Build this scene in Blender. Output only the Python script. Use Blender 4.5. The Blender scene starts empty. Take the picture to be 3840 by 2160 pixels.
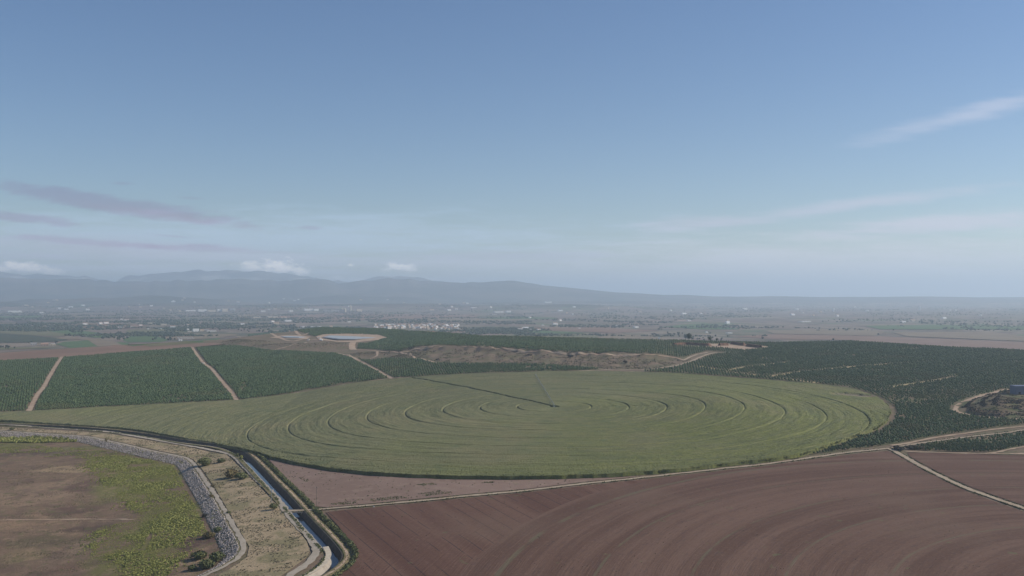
import bpy, math, random
import numpy as np
from mathutils import Vector
from mathutils.geometry import delaunay_2d_cdt

RNG = np.random.default_rng(7); random.seed(7)
SC = bpy.context.scene; COL = SC.collection
F, YH, CAMZ = 3688.0, 1108.0, 180.0       # focal length and eye level in photo pixels; the plain lies at z = 0
R = math.radians
SUN_AZ, SUN_EL = R(6), R(34)             # from +X towards +Y

# ------------------------------------------------------------------ helpers
def tag(o, label=None, cat=None, group=None, kind=None):
    if label: o['label'] = label
    if cat: o['category'] = cat
    if group: o['group'] = group
    if kind: o['kind'] = kind
    return o

def link(name, me, mat=None, parent=None, loc=None):
    o = bpy.data.objects.new(name, me); COL.objects.link(o)
    if mat and me and not me.materials: me.materials.append(mat)
    if parent: o.parent = parent
    if loc is not None: o.location = loc
    return o

def empty(name, loc, label, cat, group=None, rz=0.0):
    o = bpy.data.objects.new(name, None); COL.objects.link(o); o.empty_display_size = 1
    o.location = loc; o.rotation_euler = (0, 0, rz)
    return tag(o, label, cat, group)

def mesh_np(name, V, Fc, smooth=False, attrs=None, cols=None):
    """V (n,3); Fc int array (m,3) or (m,4)"""
    V = np.asarray(V, np.float32); Fc = np.asarray(Fc, np.int32)
    me = bpy.data.meshes.new(name)
    me.vertices.add(len(V)); me.vertices.foreach_set('co', V.ravel())
    k = Fc.shape[1]
    me.loops.add(Fc.size); me.loops.foreach_set('vertex_index', Fc.ravel())
    me.polygons.add(len(Fc))
    me.polygons.foreach_set('loop_start', np.arange(0, Fc.size, k, dtype=np.int32))
    me.polygons.foreach_set('loop_total', np.full(len(Fc), k, np.int32))
    me.polygons.foreach_set('use_smooth', np.full(len(Fc), smooth, bool))
    me.update(calc_edges=True)
    if attrs:
        for n, a in attrs.items():
            at = me.attributes.new(n, 'FLOAT', 'POINT'); at.data.foreach_set('value', np.asarray(a, np.float32))
    if cols is not None:
        at = me.attributes.new('Col', 'FLOAT_COLOR', 'POINT')
        c4 = np.ones((len(V), 4), np.float32); c4[:, :3] = cols; at.data.foreach_set('color', c4.ravel())
    return me

class MB:
    """collects boxes, bars and tubes into one mesh"""
    def __init__(s): s.v = []; s.f = []
    def add(s, vs, fs):
        b = len(s.v); s.v += [tuple(v) for v in vs]; s.f += [tuple(b + i for i in f) for f in fs]; return s
    def box(s, x0, x1, y0, y1, z0, z1):
        return s.add([(x0,y0,z0),(x1,y0,z0),(x1,y1,z0),(x0,y1,z0),(x0,y0,z1),(x1,y0,z1),(x1,y1,z1),(x0,y1,z1)],
                     [(3,2,1,0),(4,5,6,7),(0,1,5,4),(1,2,6,5),(2,3,7,6),(3,0,4,7)])
    def bar(s, a, b, r0, r1=None, n=6):
        r1 = r0 if r1 is None else r1
        a = Vector(a); b = Vector(b); d = (b - a).normalized()
        u = d.orthogonal().normalized(); w = d.cross(u); vs = []
        for p, r in ((a, r0), (b, r1)):
            for i in range(n):
                t = 2 * math.pi * i / n; vs.append(p + u * math.cos(t) * r + w * math.sin(t) * r)
        return s.add(vs, [(i, (i + 1) % n, n + (i + 1) % n, n + i) for i in range(n)] + [tuple(range(n - 1, -1, -1)), tuple(range(n, 2 * n))])
    def lathe(s, prof, n=16, cx=0, cy=0):
        b = []; m = len(prof)
        for r, z in prof:
            for i in range(n):
                t = 2 * math.pi * i / n; b.append((cx + r * math.cos(t), cy + r * math.sin(t), z))
        fs = [(j*n+i, j*n+(i+1)%n, (j+1)*n+(i+1)%n, (j+1)*n+i) for j in range(m-1) for i in range(n)]
        return s.add(b, fs)
    def gable(s, w, d, z0, h, ov=0.3, th=0.18):
        x = w/2 + ov; y = d/2 + ov; lz = z0 - ov * h / (d/2)
        v = []
        for o_ in (0, th):
            v += [(-x,-y,lz+o_),(x,-y,lz+o_),(x,0,z0+h+o_),(-x,0,z0+h+o_),(-x,y,lz+o_),(x,y,lz+o_)]
        return s.add(v, [(6,7,8,9),(9,8,11,10),(3,2,1,0),(4,5,2,3),(0,1,7,6),(5,4,10,11),(0,6,9,3),(3,9,10,4),(1,2,8,7),(2,5,11,8)])
    def mesh(s, name):
        me = bpy.data.meshes.new(name); me.from_pydata(s.v, [], s.f); me.update(); return me

def smooth(a, b, x):
    t = np.clip((x - a) / (b - a), 0, 1); return t * t * (3 - 2 * t)

# cheap value noise in numpy
_TAB = RNG.random((256, 256))
def vnoise(x, y):
    x = np.asarray(x, float); y = np.asarray(y, float)
    xi = np.floor(x).astype(int); yi = np.floor(y).astype(int); fx = x - xi; fy = y - yi
    fx = fx*fx*(3-2*fx); fy = fy*fy*(3-2*fy)
    g = lambda a, b: _TAB[a & 255, b & 255]
    return (g(xi,yi)*(1-fx)+g(xi+1,yi)*fx)*(1-fy) + (g(xi,yi+1)*(1-fx)+g(xi+1,yi+1)*fx)*fy
def fbm(x, y, o=4):
    s = 0; a = 0.5; t = 0
    for i in range(o):
        s = s + a * vnoise(x * 2**i + 17.3*i, y * 2**i - 9.1*i); t += a; a *= 0.5
    return s / t

# ------------------------------------------------------------------ terrain
EDGE = [(-700,1345),(0,1322),(400,1296),(850,1272),(1000,1252),(1120,1240),(1200,1230),(1500,1236),(1800,1259),(2400,1272),(2900,1283),(3200,1279),(3500,1298),(3840,1313),(4500,1345)]
def D_base(X, Y):
    dx = X - 48.0
    l = np.minimum(dx, 0)
    L = np.where(l > -344, 1.7e-4 * l * l, 20.1 + 0.02 * (-l - 344))
    d = 158.8 - 0.0265 * Y + L + 6e-5 * np.maximum(0, 800 - Y) ** 2
    d = d - 6 * np.exp(-((dx - 200) / 70) ** 2) * np.exp(-((Y - 1123) / 190) ** 2)
    return d
def _edgeY(x, y):
    t = (x - 1920) / F; Y = 2000.0
    for _ in range(60):
        Y = F * float(D_base(np.array(t * Y), np.array(Y))) / (y - YH)
    return Y
ET = np.array([(x - 1920) / F for x, y in EDGE]); EY = np.array([_edgeY(x, y) for x, y in EDGE])
def ray0(x, y):
    t = (x - 1920) / F; Y = 1000.0
    for _ in range(80): Y = 0.5 * Y + 0.5 * F * float(D_base(np.array(t * Y), np.array(Y))) / (y - YH)
    return t * Y, Y
# front and back lines of the eroded scarp
SF = [(1440,1352),(1700,1368),(2000,1372),(2250,1384),(2450,1384),(2590,1352)]
SB = [(1440,1318),(1700,1306),(2000,1322),(2250,1332),(2450,1336),(2590,1346)]
SFp = np.array([ray0(*p) for p in SF]); SBp = np.array([ray0(*p) for p in SB])
MOUNDS = []   # X, Y, rx, ry, h
for (x, y, rx, ry, h) in [(940,1292,60,45,9),(1190,1302,120,55,8),(1375,1332,38,22,5),(1530,1336,30,18,4),(900,1282,40,25,5),(1040,1298,60,40,4)]:
    X, Y = ray0(x, y); MOUNDS.append((X, Y, rx, ry, h))
# outline of the terraced mound at the right edge
MOP = [ray0(*p) for p in [(4200,1574),(3840,1571),(3775,1570),(3709,1565),(3643,1558),(3610,1550),(3590,1541),(3592,1528),(3612,1512),(3645,1497),(3690,1486),(3760,1476),(3850,1469),(4200,1462)]]
BASIN = CANAL = None
def seg_dist(P, X, Y, sgn=False):
    """distance (signed: + to the right of travel) of points to polyline P"""
    X = np.asarray(X, float); Y = np.asarray(Y, float)
    best = np.full(X.shape, 1e9); sg = np.ones(X.shape)
    for (ax, ay), (bx, by) in zip(P[:-1], P[1:]):
        dx, dy = bx - ax, by - ay; L2 = dx*dx + dy*dy + 1e-9
        t = np.clip(((X-ax)*dx + (Y-ay)*dy) / L2, 0, 1)
        ex = X - (ax + t*dx); ey = Y - (ay + t*dy); d = np.hypot(ex, ey)
        c = dx * ey - dy * ex; m = d < best
        best = np.where(m, d, best); sg = np.where(m, np.where(c < 0, 1, -1), sg)
    return best * sg if sgn else best
def inside(poly, X, Y):
    X = np.asarray(X, float); Y = np.asarray(Y, float); r = np.zeros(X.shape, bool)
    n = len(poly)
    for i in range(n):
        x0, y0 = poly[i]; x1, y1 = poly[(i+1) % n]
        if y0 == y1: continue
        c = ((y0 > Y) != (y1 > Y)) & (X < (x1-x0)*(Y-y0)/(y1-y0) + x0)
        r ^= c
    return r
RL = [(0,1028),(210,1030),(330,1034),(400,1052),(430,1056),(470,1040),(560,1028),(760,1019),(1000,1020),(1100,1031),(1160,1047),(1240,1058),(1330,1062),(1430,1046),(1560,1045),(1640,1056),(1800,1068),(1960,1075),(2080,1082),(2200,1098),(2500,1110),(4500,1112)]
RM = [(0,1046),(300,1050),(420,1062),(480,1050),(560,1052),(700,1056),(880,1050),(1000,1056),(1150,1048),(1200,1047),(1260,1062),(1420,1056),(1470,1050),(1560,1054),(1700,1059),(1780,1063),(1900,1061),(2000,1068),(2100,1076),(2300,1093),(2500,1103),(2800,1109),(4500,1110)]
def hill_h(X, Y):
    t = X / Y; px = 1920 + F * t
    def ridge(line, Y0, back, front, amp_n, sc):
        py = np.interp(px, [a for a, _ in line], [b for _, b in line])
        py = py + (fbm(px/38 + Y0*0.001, px*0, 4) - 0.5) * 12 * (1 - smooth(1500, 2200, px)) + 4 * smooth(2200, 2800, px)
        hz = CAMZ + (YH - py) / F * Y0
        prof = np.where(Y < Y0, smooth(Y0 - front, Y0, Y)**1.4, 1 - smooth(Y0, Y0 + back, Y))
        nz = 1 + amp_n * (fbm(X/sc, Y/sc, 5) - 0.5) * np.where(Y < Y0, 1, 0.3)
        return np.maximum(hz, 0) * prof * nz
    left = 1 - smooth(2000, 3000, px)
    z = ridge(RL, 27500, 5000, 5500, 0.35, 1300.)
    z = np.maximum(z, ridge(RM, 20500, 4000, 6000, 0.45, 1100.))
    roll = smooth(9500, 14500, Y) * (1 - smooth(18000, 24000, Y)) * left
    z = np.maximum(z, roll * 370 * np.clip(fbm(X/2600+5, Y/1500, 5) - 0.33, 0, 1))
    z = np.maximum(z, (smooth(60000, 80000, Y)) * 120 * np.clip(fbm(X/9000, Y/4000, 3)-0.3, 0, 1))
    return z
def height(X, Y, cut=True, noise=True):
    """ground height (plain at 0)"""
    X = np.asarray(X, float); Y = np.asarray(Y, float)
    Yc = np.maximum(Y, 60.0); Xc = np.clip(X, -1400, 1900)
    t = X / Yc; ey = np.interp(t, ET, EY)
    d = D_base(Xc, np.minimum(Yc, ey))
    z = CAMZ - d
    # scarp: step up, then the plateau levels out again
    yf = np.interp(t, SFp[:,0]/SFp[:,1], SFp[:,1]); yb = np.interp(t, SBp[:,0]/SBp[:,1], SBp[:,1])
    w = smooth(-0.135, -0.09, t) * (1 - smooth(0.135, 0.178, t))
    gl = (fbm(X/26, Y/60, 3) - 0.5) * 0.5
    f = smooth(0.12, 0.95, (Yc - yf) / np.maximum(yb - yf, 1) + gl*0.6)
    band = smooth(0.0, 0.3, (Yc-yf)/np.maximum(yb-yf,1)) * (1-smooth(0.8, 1.05, (Yc-yf)/np.maximum(yb-yf,1)))
    z = z + w * (9.0 * (0.45 * f + 0.55 * smooth(0.72, 0.80, (Yc - yf)/np.maximum(yb-yf,1) + gl*0.25)) * (1 - smooth(0, 330, Yc - yb)) + band * (fbm(X/14, Y/18, 3) - 0.5) * 7)
    for (mx, my, rx, ry, h) in MOUNDS:
        q = ((X-mx)/rx)**2 + ((Y-my)/ry)**2
        z = z + h * np.exp(-q**1.5) * (0.75 + 0.5 * fbm(X/11, Y/11, 3))
    ter = np.zeros(X.shape); nm = (X > 380) & (X < 1100) & (Y > 850) & (Y < 1500)
    if nm.any():
        xs, ys = X[nm], Y[nm]; ins = inside(MOP, xs, ys); dd = np.where(ins, seg_dist(MOP, xs, ys), 0) + (fbm(xs/25, ys/25, 2)-0.5)*6*ins
        ter[nm] = 5.0*smooth(5, 13, dd) + 4.0*smooth(20, 27, dd) + 5.0*smooth(34, 42, dd)
    z = z + ter
    z = z - np.clip((Yc - ey) * 0.30, 0, None) * smooth(0, 60, Yc - ey)
    if noise: z = z + (fbm(X/60+3, Y/60+8, 3) - 0.5) * 1.2
    z = np.maximum(z, 0.0)
    if BASIN is not None:
        nb = (X < 0) & (Y < 1500) & (Y > 300)
        if nb.any():
            ins = inside(BASIN, X[nb], Y[nb]); dd = np.zeros(ins.shape)
            if ins.any(): dd[ins] = np.minimum(seg_dist(BASIN_C, X[nb][ins], Y[nb][ins]), 40)
            z = np.array(z); z[nb] -= 4.2 * np.clip(dd / 9.5, 0, 1)
    if cut and CANAL is not None:
        s = np.full(X.shape, 99.0); near = (X > CBB[0]) & (X < CBB[1]) & (Y < CBB[2])
        if near.any():
            c0 = seg_dist(CANAL_C, X[near], Y[near]) < 40; ii = np.nonzero(near.ravel())[0][c0.ravel()]; sf = s.ravel()
            if len(ii): sf[ii] = seg_dist(CANAL, X.ravel()[ii], Y.ravel()[ii], True)
            s = sf.reshape(X.shape)
        z = np.where((s > -9.0) & (s < 3.8), z - 6.0, z)
    return z
_GY = np.geomspace(300, 3400, 420)
_GF = np.geomspace(3000, 80000, 500)
def P(x, y, cut=False):
    """photo pixel -> ground point"""
    t = (x - 1920) / F; s = (y - YH) / F
    if y < np.interp(x, [a for a, _ in EDGE], [b for _, b in EDGE]) - 1:
        if y > 1170: Y = CAMZ / s; return (t * Y, Y)
        h = hill_h(t * _GF, _GF) - 1; i = int(np.argmax(CAMZ - s * _GF <= h)); Y = _GF[i] if i else 60000.0
        if i:
            a, b = _GF[i-1], _GF[i]
            for _ in range(12):
                m = 0.5*(a+b)
                if CAMZ - s*m <= float(hill_h(np.array([t*m]), np.array([m]))[0]) - 1: b = m
                else: a = m
            Y = b
        return (t * Y, Y)
    h = height(t * _GY, _GY, cut); zz = CAMZ - s * _GY
    i = int(np.argmax(zz <= h))
    if zz[i] > h[i]: i = len(_GY) - 1
    if i == 0: a = b = _GY[0]
    else: a, b = _GY[i-1], _GY[i]
    for _ in range(18):
        m = 0.5 * (a + b)
        if CAMZ - s * m <= float(height(np.array([t*m]), np.array([m]), cut)[0]): b = m
        else: a = m
    return (t * b, b)
def PL(pts): return [P(*p) for p in pts]
def catmull(pts, step=4.0):
    p = [np.array(q, float) for q in pts]; p = [2*p[0]-p[1]] + p + [2*p[-1]-p[-2]]; out = []
    for i in range(1, len(p)-2):
        n = max(2, int(np.hypot(*(p[i+1]-p[i])) / step))
        for k in range(n):
            t = k / n
            out.append(0.5*((2*p[i]) + (-p[i-1]+p[i+1])*t + (2*p[i-1]-5*p[i]+4*p[i+1]-p[i+2])*t*t + (-p[i-1]+3*p[i]-3*p[i+1]+p[i+2])*t**3))
    out.append(p[-2]); return [tuple(q) for q in out]
def offset(pl, d):
    A = np.array(pl); T = np.gradient(A, axis=0); T /= np.linalg.norm(T, axis=1)[:,None] + 1e-9
    return [tuple(q) for q in A + np.stack([T[:,1], -T[:,0]], 1) * d]      # + = right of travel

# ---- main lines, traced on the photo
L_CREST = [(-330,1600),(0,1616),(182,1628),(319,1637),(410,1655),(501,1675),(592,1696),(668,1711),(711,1725),(747,1769),(793,1837),(834,1901),(866,1956),(902,2020),(914,2052),(897,2088),(843,2124),(784,2151),(690,2195),(560,2260)]
L_CANAL = [(-330,1583),(0,1594),(250,1604),(500,1626),(700,1660),(830,1678),(905,1703),(955,1748),(1010,1805),(1065,1863),(1112,1915),(1150,1957),(1200,2010),(1245,2060),(1256,2090),(1232,2124),(1190,2155),(1120,2200),(1010,2260)]
crest = catmull(PL(L_CREST), 5)
canal = catmull(PL(L_CANAL), 4)
BASIN_EDGE = offset(crest, 3.0); BASIN_C = BASIN_EDGE[::2] + [BASIN_EDGE[-1]]
BASIN = BASIN_EDGE + [(-200, 330), (-500, 330), (-1100, 900), (-1300, 1000)]
# travel runs from far left to near: the canal's right-of-travel side is the basin side
CANAL = canal; CANAL_C = canal[::12] + [canal[-1]]; _c = np.array(canal); CBB = (_c[:,0].min()-20, _c[:,0].max()+20, _c[:,1].max()+20)

# ------------------------------------------------------------------ materials
class N:
    """tiny node-expression wrapper"""
    def __init__(s, nt, sock): s.nt = nt; s.s = sock
    def _b(s, o, op, rev=False):
        n = s.nt.nodes.new('ShaderNodeMath'); n.operation = op
        a, b = (o, s) if rev else (s, o)
        for i, v in enumerate((a, b)):
            if isinstance(v, N): s.nt.links.new(v.s, n.inputs[i])
            elif v is not None: n.inputs[i].default_value = v
        return N(s.nt, n.outputs[0])
    def __add__(s, o): return s._b(o, 'ADD')
    def __sub__(s, o): return s._b(o, 'SUBTRACT')
    def __rsub__(s, o): return s._b(o, 'SUBTRACT', True)
    def __mul__(s, o): return s._b(o, 'MULTIPLY')
    def __truediv__(s, o): return s._b(o, 'DIVIDE')
    def max(s, o): return s._b(o, 'MAXIMUM')
    def min(s, o): return s._b(o, 'MINIMUM')
    def pow(s, o): return s._b(o, 'POWER')
    def sqrt(s): return s._b(None, 'SQRT')
    def sin(s): return s._b(None, 'SINE')
    def step(s, a, b):
        n = s.nt.nodes.new('ShaderNodeMapRange'); n.interpolation_type = 'SMOOTHSTEP'
        s.nt.links.new(s.s, n.inputs[0]); n.inputs[1].default_value = a; n.inputs[2].default_value = b
        return N(s.nt, n.outputs[0])
def noise(nt, vec, scale, detail=3, rough=0.55, sv=None):
    if sv is not None:
        m = nt.nodes.new('ShaderNodeMapping'); m.inputs['Scale'].default_value = sv[:3]
        if len(sv) > 3: m.inputs['Rotation'].default_value = (0, 0, sv[3])
        nt.links.new(vec, m.inputs['Vector']); vec = m.outputs[0]
    n = nt.nodes.new('ShaderNodeTexNoise'); n.inputs['Scale'].default_value = scale
    n.inputs['Detail'].default_value = detail; n.inputs['Roughness'].default_value = rough
    nt.links.new(vec, n.inputs['Vector']); return N(nt, n.outputs[0])
def mix(nt, f, a, b):
    n = nt.nodes.new('ShaderNodeMix'); n.data_type = 'RGBA'
    for v, i in ((f, 0), (a, 6), (b, 7)):
        if isinstance(v, N): nt.links.new(v.s, n.inputs[i])
        elif isinstance(v, (tuple, list)): n.inputs[i].default_value = (*v[:3], 1)
        elif isinstance(v, (int, float)): n.inputs[i].default_value = v
        else: nt.links.new(v, n.inputs[i])
    return N(nt, n.outputs[2])
def new_mat(name, rough=0.95, spec=0.15):
    m = bpy.data.materials.new(name); m.use_nodes = True; nt = m.node_tree
    b = nt.nodes['Principled BSDF']; b.inputs['Roughness'].default_value = rough
    b.inputs['Specular IOR Level'].default_value = spec
    return m, nt, b
def pos(nt): return nt.nodes.new('ShaderNodeNewGeometry').outputs['Position']
def bump(nt, b, h, dist, strength=1.0):
    n = nt.nodes.new('ShaderNodeBump'); n.inputs['Distance'].default_value = dist; n.inputs['Strength'].default_value = strength
    nt.links.new(h.s, n.inputs['Height']); nt.links.new(n.outputs[0], b.inputs['Normal'])
WB = (1.03, 0.96, 0.84)
def soil(name, layers, bmp=(0.4, 0.5), attr=False, rough=0.97):
    """layers: first = base colour; then (colour, scale, lo, hi[, strength, sv])"""
    layers = [tuple(a * b_ for a, b_ in zip(layers[0], WB))] + [(tuple(a * b_ for a, b_ in zip(L[0], WB)),) + tuple(L[1:]) for L in layers[1:]]
    m, nt, b = new_mat(name, rough, 0.1); p = pos(nt)
    if attr:
        a = nt.nodes.new('ShaderNodeAttribute'); a.attribute_name = 'Col'; c = a.outputs['Color']
    else: c = layers[0]
    for L in layers[1:]:
        col, sc, lo, hi = L[:4]; st = L[4] if len(L) > 4 else 1.0; sv = L[5] if len(L) > 5 else None
        f = noise(nt, p, sc, 4, 0.6, sv).step(lo, hi) * st
        c = mix(nt, f, c, col)
    nt.links.new(c.s if isinstance(c, N) else c, b.inputs['Base Color'])
    if bmp: bump(nt, b, noise(nt, p, bmp[0], 3), bmp[1])
    return m
def flat(name, col, rough=0.8, spec=0.3, var=0.15, sc=0.5, metal=0):
    m, nt, b = new_mat(name, rough, spec); b.inputs['Metallic'].default_value = metal
    d = tuple(c * (1 - var) for c in col); l = tuple(min(1, c * (1 + var)) for c in col)
    c = mix(nt, noise(nt, pos(nt), sc, 3).step(0.35, 0.65), d, l); nt.links.new(c.s, b.inputs['Base Color']); return m
def leafy(name, a, c, sc=0.02, third=None):
    """foliage: colour by per-plant attribute 'rnd' and slow noise"""
    m, nt, b = new_mat(name, 0.75, 0.2)
    at = nt.nodes.new('ShaderNodeAttribute'); at.attribute_name = 'rnd'; r = N(nt, at.outputs['Fac'])
    oi = nt.nodes.new('ShaderNodeObjectInfo')
    f = (r * 0.6 + N(nt, oi.outputs['Random']) * 0.25 + noise(nt, pos(nt), sc, 3) * 0.5 - 0.12)
    k = mix(nt, f.step(0.15, 0.85), a, c)
    if third: k = mix(nt, noise(nt, pos(nt), 0.011, 3).step(0.55, 0.75) * 0.7, k, third)
    nt.links.new(k.s, b.inputs['Base Color'])
    return m

TAN = (0.34, 0.27, 0.19); PALE = (0.44, 0.38, 0.31)
M = {}
M['ground'] = soil('dry_grassland', [(0.175,0.135,0.108), ((0.120,0.118,0.072), 0.035, 0.42, 0.62, 0.8), ((0.28,0.20,0.145), 0.05, 0.6, 0.76, 0.8), ((0.085,0.095,0.05), 0.22, 0.52, 0.66, 0.75), ((0.28,0.22,0.16), 0.9, 0.5, 0.7, 0.5)], (0.6, 0.5))
M['orchard_soil'] = soil('orchard_soil', [(0.17,0.135,0.095), ((0.080,0.105,0.05), 0.06, 0.35, 0.6, 0.85), ((0.25,0.19,0.14), 0.018, 0.6, 0.72, 0.9)], (0.5, 0.3))
M['road'] = soil('dirt_road', [(0.36,0.31,0.25), ((0.28,0.22,0.17), 0.12, 0.45, 0.65, 0.8), ((0.46,0.41,0.34), 0.4, 0.5, 0.7, 0.6)], (0.8, 0.1))
M['quarry'] = soil('quarry_earth', [(0.12,0.07,0.055), ((0.22,0.14,0.10), 0.15, 0.45, 0.6, 0.8), ((0.06,0.04,0.035), 0.4, 0.5, 0.65, 0.7)], (0.5, 0.8))
M['gravel'] = soil('gravel_road', [(0.37,0.34,0.30), ((0.30,0.27,0.23), 0.15, 0.45, 0.6, 0.7), ((0.45,0.42,0.38), 0.7, 0.5, 0.7, 0.5)], (1.2, 0.08))
M['redtrack'] = soil('earth_track', [(0.34,0.26,0.205), ((0.42,0.34,0.27), 0.07, 0.4, 0.6, 0.8), ((0.22,0.16,0.12), 0.25, 0.52, 0.7, 0.6)], (0.8, 0.15))
M['bare'] = soil('bare_field', [(0.225,0.165,0.145), ((0.19,0.135,0.115), 0.02, 0.4, 0.6, 0.7), ((0.265,0.205,0.175), 0.12, 0.5, 0.65, 0.6), ((0.12,0.15,0.07), 0.06, 0.66, 0.74, 0.8, (1,3,1)), ((0.14,0.10,0.085), 1.1, 0.55, 0.7, 0.5)], (0.9, 0.25))
M['basin'] = soil('basin_floor', [(0.17,0.12,0.09), ((0.29,0.215,0.15), 0.12, 0.5, 0.68, 0.55), ((0.105,0.115,0.05), 0.22, 0.52, 0.66, 0.6), ((0.24,0.18,0.13), 0.9, 0.5, 0.66, 0.4), ((0.105,0.075,0.065), 0.045, 0.46, 0.66, 0.6), ((0.27,0.20,0.145), 0.07, 0.6, 0.75, 0.5), ((0.10,0.12,0.05), 0.10, 0.56, 0.7, 0.6), ((0.09,0.065,0.055), 0.8, 0.5, 0.66, 0.5)], (0.9, 0.35), attr=True)
M['concrete'] = soil('canal_lining', [(0.34,0.32,0.30), ((0.25,0.235,0.22), 0.2, 0.45, 0.65, 0.7), ((0.42,0.40,0.36), 0.9, 0.5, 0.7, 0.4)], (2.0, 0.03), rough=0.8)
M['shadewall'] = soil('shade_tinted_lining', [(0.075,0.070,0.066), ((0.12,0.11,0.10), 0.25, 0.5, 0.65, 0.7), ((0.045,0.045,0.042), 0.8, 0.5, 0.7, 0.6)], (1.5, 0.05))  # darker lining for the wall facing away from the sun: shade painted into the colour
M['bank'] = soil('grassy_bank', [(0.19,0.165,0.10), ((0.10,0.115,0.05), 0.12, 0.42, 0.6, 0.8), ((0.27,0.21,0.15), 0.35, 0.5, 0.68, 0.6)], (1.0, 0.3))
M['rock'] = flat('rock', (0.40,0.345,0.305), 0.9, 0.2, 0.4, 0.9)
M['banksoil'] = soil('bank_soil', [(0.33,0.27,0.19), ((0.19,0.18,0.105), 0.05, 0.44, 0.6, 0.85), ((0.42,0.33,0.235), 0.07, 0.55, 0.7, 0.9), ((0.15,0.14,0.085), 0.3, 0.54, 0.66, 0.7), ((0.40,0.33,0.25), 0.9, 0.52, 0.7, 0.4)], (0.6, 0.4))
M['whitewall'] = flat('white_render', (0.72,0.70,0.65), 0.85, 0.2, 0.08, 0.1)
M['creamwall'] = flat('cream_render', (0.52,0.44,0.33), 0.85, 0.2, 0.1, 0.1)
M['greywall'] = flat('grey_render', (0.33,0.32,0.31), 0.85, 0.2, 0.1, 0.1)
M['brownwall'] = flat('brown_render', (0.30,0.21,0.15), 0.85, 0.2, 0.1, 0.1)
M['tileroof'] = flat('tile_roof', (0.33,0.21,0.15), 0.9, 0.2, 0.25, 0.3)
M['greyroof'] = flat('sheet_roof', (0.45,0.45,0.44), 0.6, 0.4, 0.1, 0.2)
M['whiteroof'] = flat('white_roof', (0.75,0.74,0.71), 0.7, 0.3, 0.06, 0.1)
M['blueshed'] = flat('blue_grey_sheet', (0.13,0.15,0.21), 0.6, 0.4, 0.08, 0.2)
M['dark'] = flat('dark_opening', (0.03,0.03,0.035), 0.7, 0.3, 0.1)
M['steel'] = flat('galvanised_steel', (0.30,0.31,0.32), 0.5, 0.5, 0.08, 0.6, 0.3)
M['tyre'] = flat('tyre_rubber', (0.03,0.03,0.03), 0.9, 0.2)
M['wood'] = flat('weathered_wood', (0.17,0.145,0.12), 0.9, 0.1)
M['bark'] = flat('bark', (0.09,0.07,0.055), 0.95, 0.1)
M['whitepaint'] = flat('white_paint', (0.75,0.75,0.73), 0.6, 0.4, 0.05)
M['liner'] = flat('pond_liner', (0.26,0.255,0.26), 0.6, 0.4, 0.12, 0.05)
M['orchard'] = leafy('orchard_foliage', (0.046,0.080,0.034), (0.092,0.128,0.052), 0.03, (0.11,0.11,0.045))
M['tree'] = leafy('tree_foliage', (0.030,0.048,0.028), (0.065,0.080,0.040), 0.01)
M['bush'] = leafy('bush_foliage', (0.060,0.080,0.030), (0.125,0.130,0.050), 0.3)
M['rust'] = leafy('autumn_foliage', (0.11,0.075,0.03), (0.17,0.14,0.06), 0.3)
M['reed'] = leafy('reed_foliage', (0.175,0.195,0.052), (0.30,0.295,0.088), 0.05, (0.12,0.14,0.05))
M['scrub'] = leafy('scrub_foliage', (0.115,0.105,0.060), (0.205,0.175,0.110), 0.05, (0.15,0.11,0.085))
M['darkscrub'] = leafy('dark_scrub_foliage', (0.030,0.030,0.026), (0.060,0.055,0.045), 0.05)
M['hedge'] = leafy('hedge_foliage', (0.075,0.095,0.038), (0.145,0.145,0.058), 0.08)

def water_mat(name, base, rough):
    m, nt, b = new_mat(name, rough, 0.5); b.inputs['Base Color'].default_value = (*base, 1); b.inputs['IOR'].default_value = 1.33
    bump(nt, b, noise(nt, pos(nt), 0.8, 2), 0.02, 0.3); return m
M['water'] = water_mat('canal_water', (0.035,0.05,0.07), 0.06)
M['apron'] = soil('new_concrete', [(0.52,0.48,0.41), ((0.42,0.38,0.32), 0.5, 0.45, 0.62, 0.7)], (1.5, 0.05))
M['pond'] = water_mat('pond_water', (0.34,0.37,0.36), 0.5)

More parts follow.
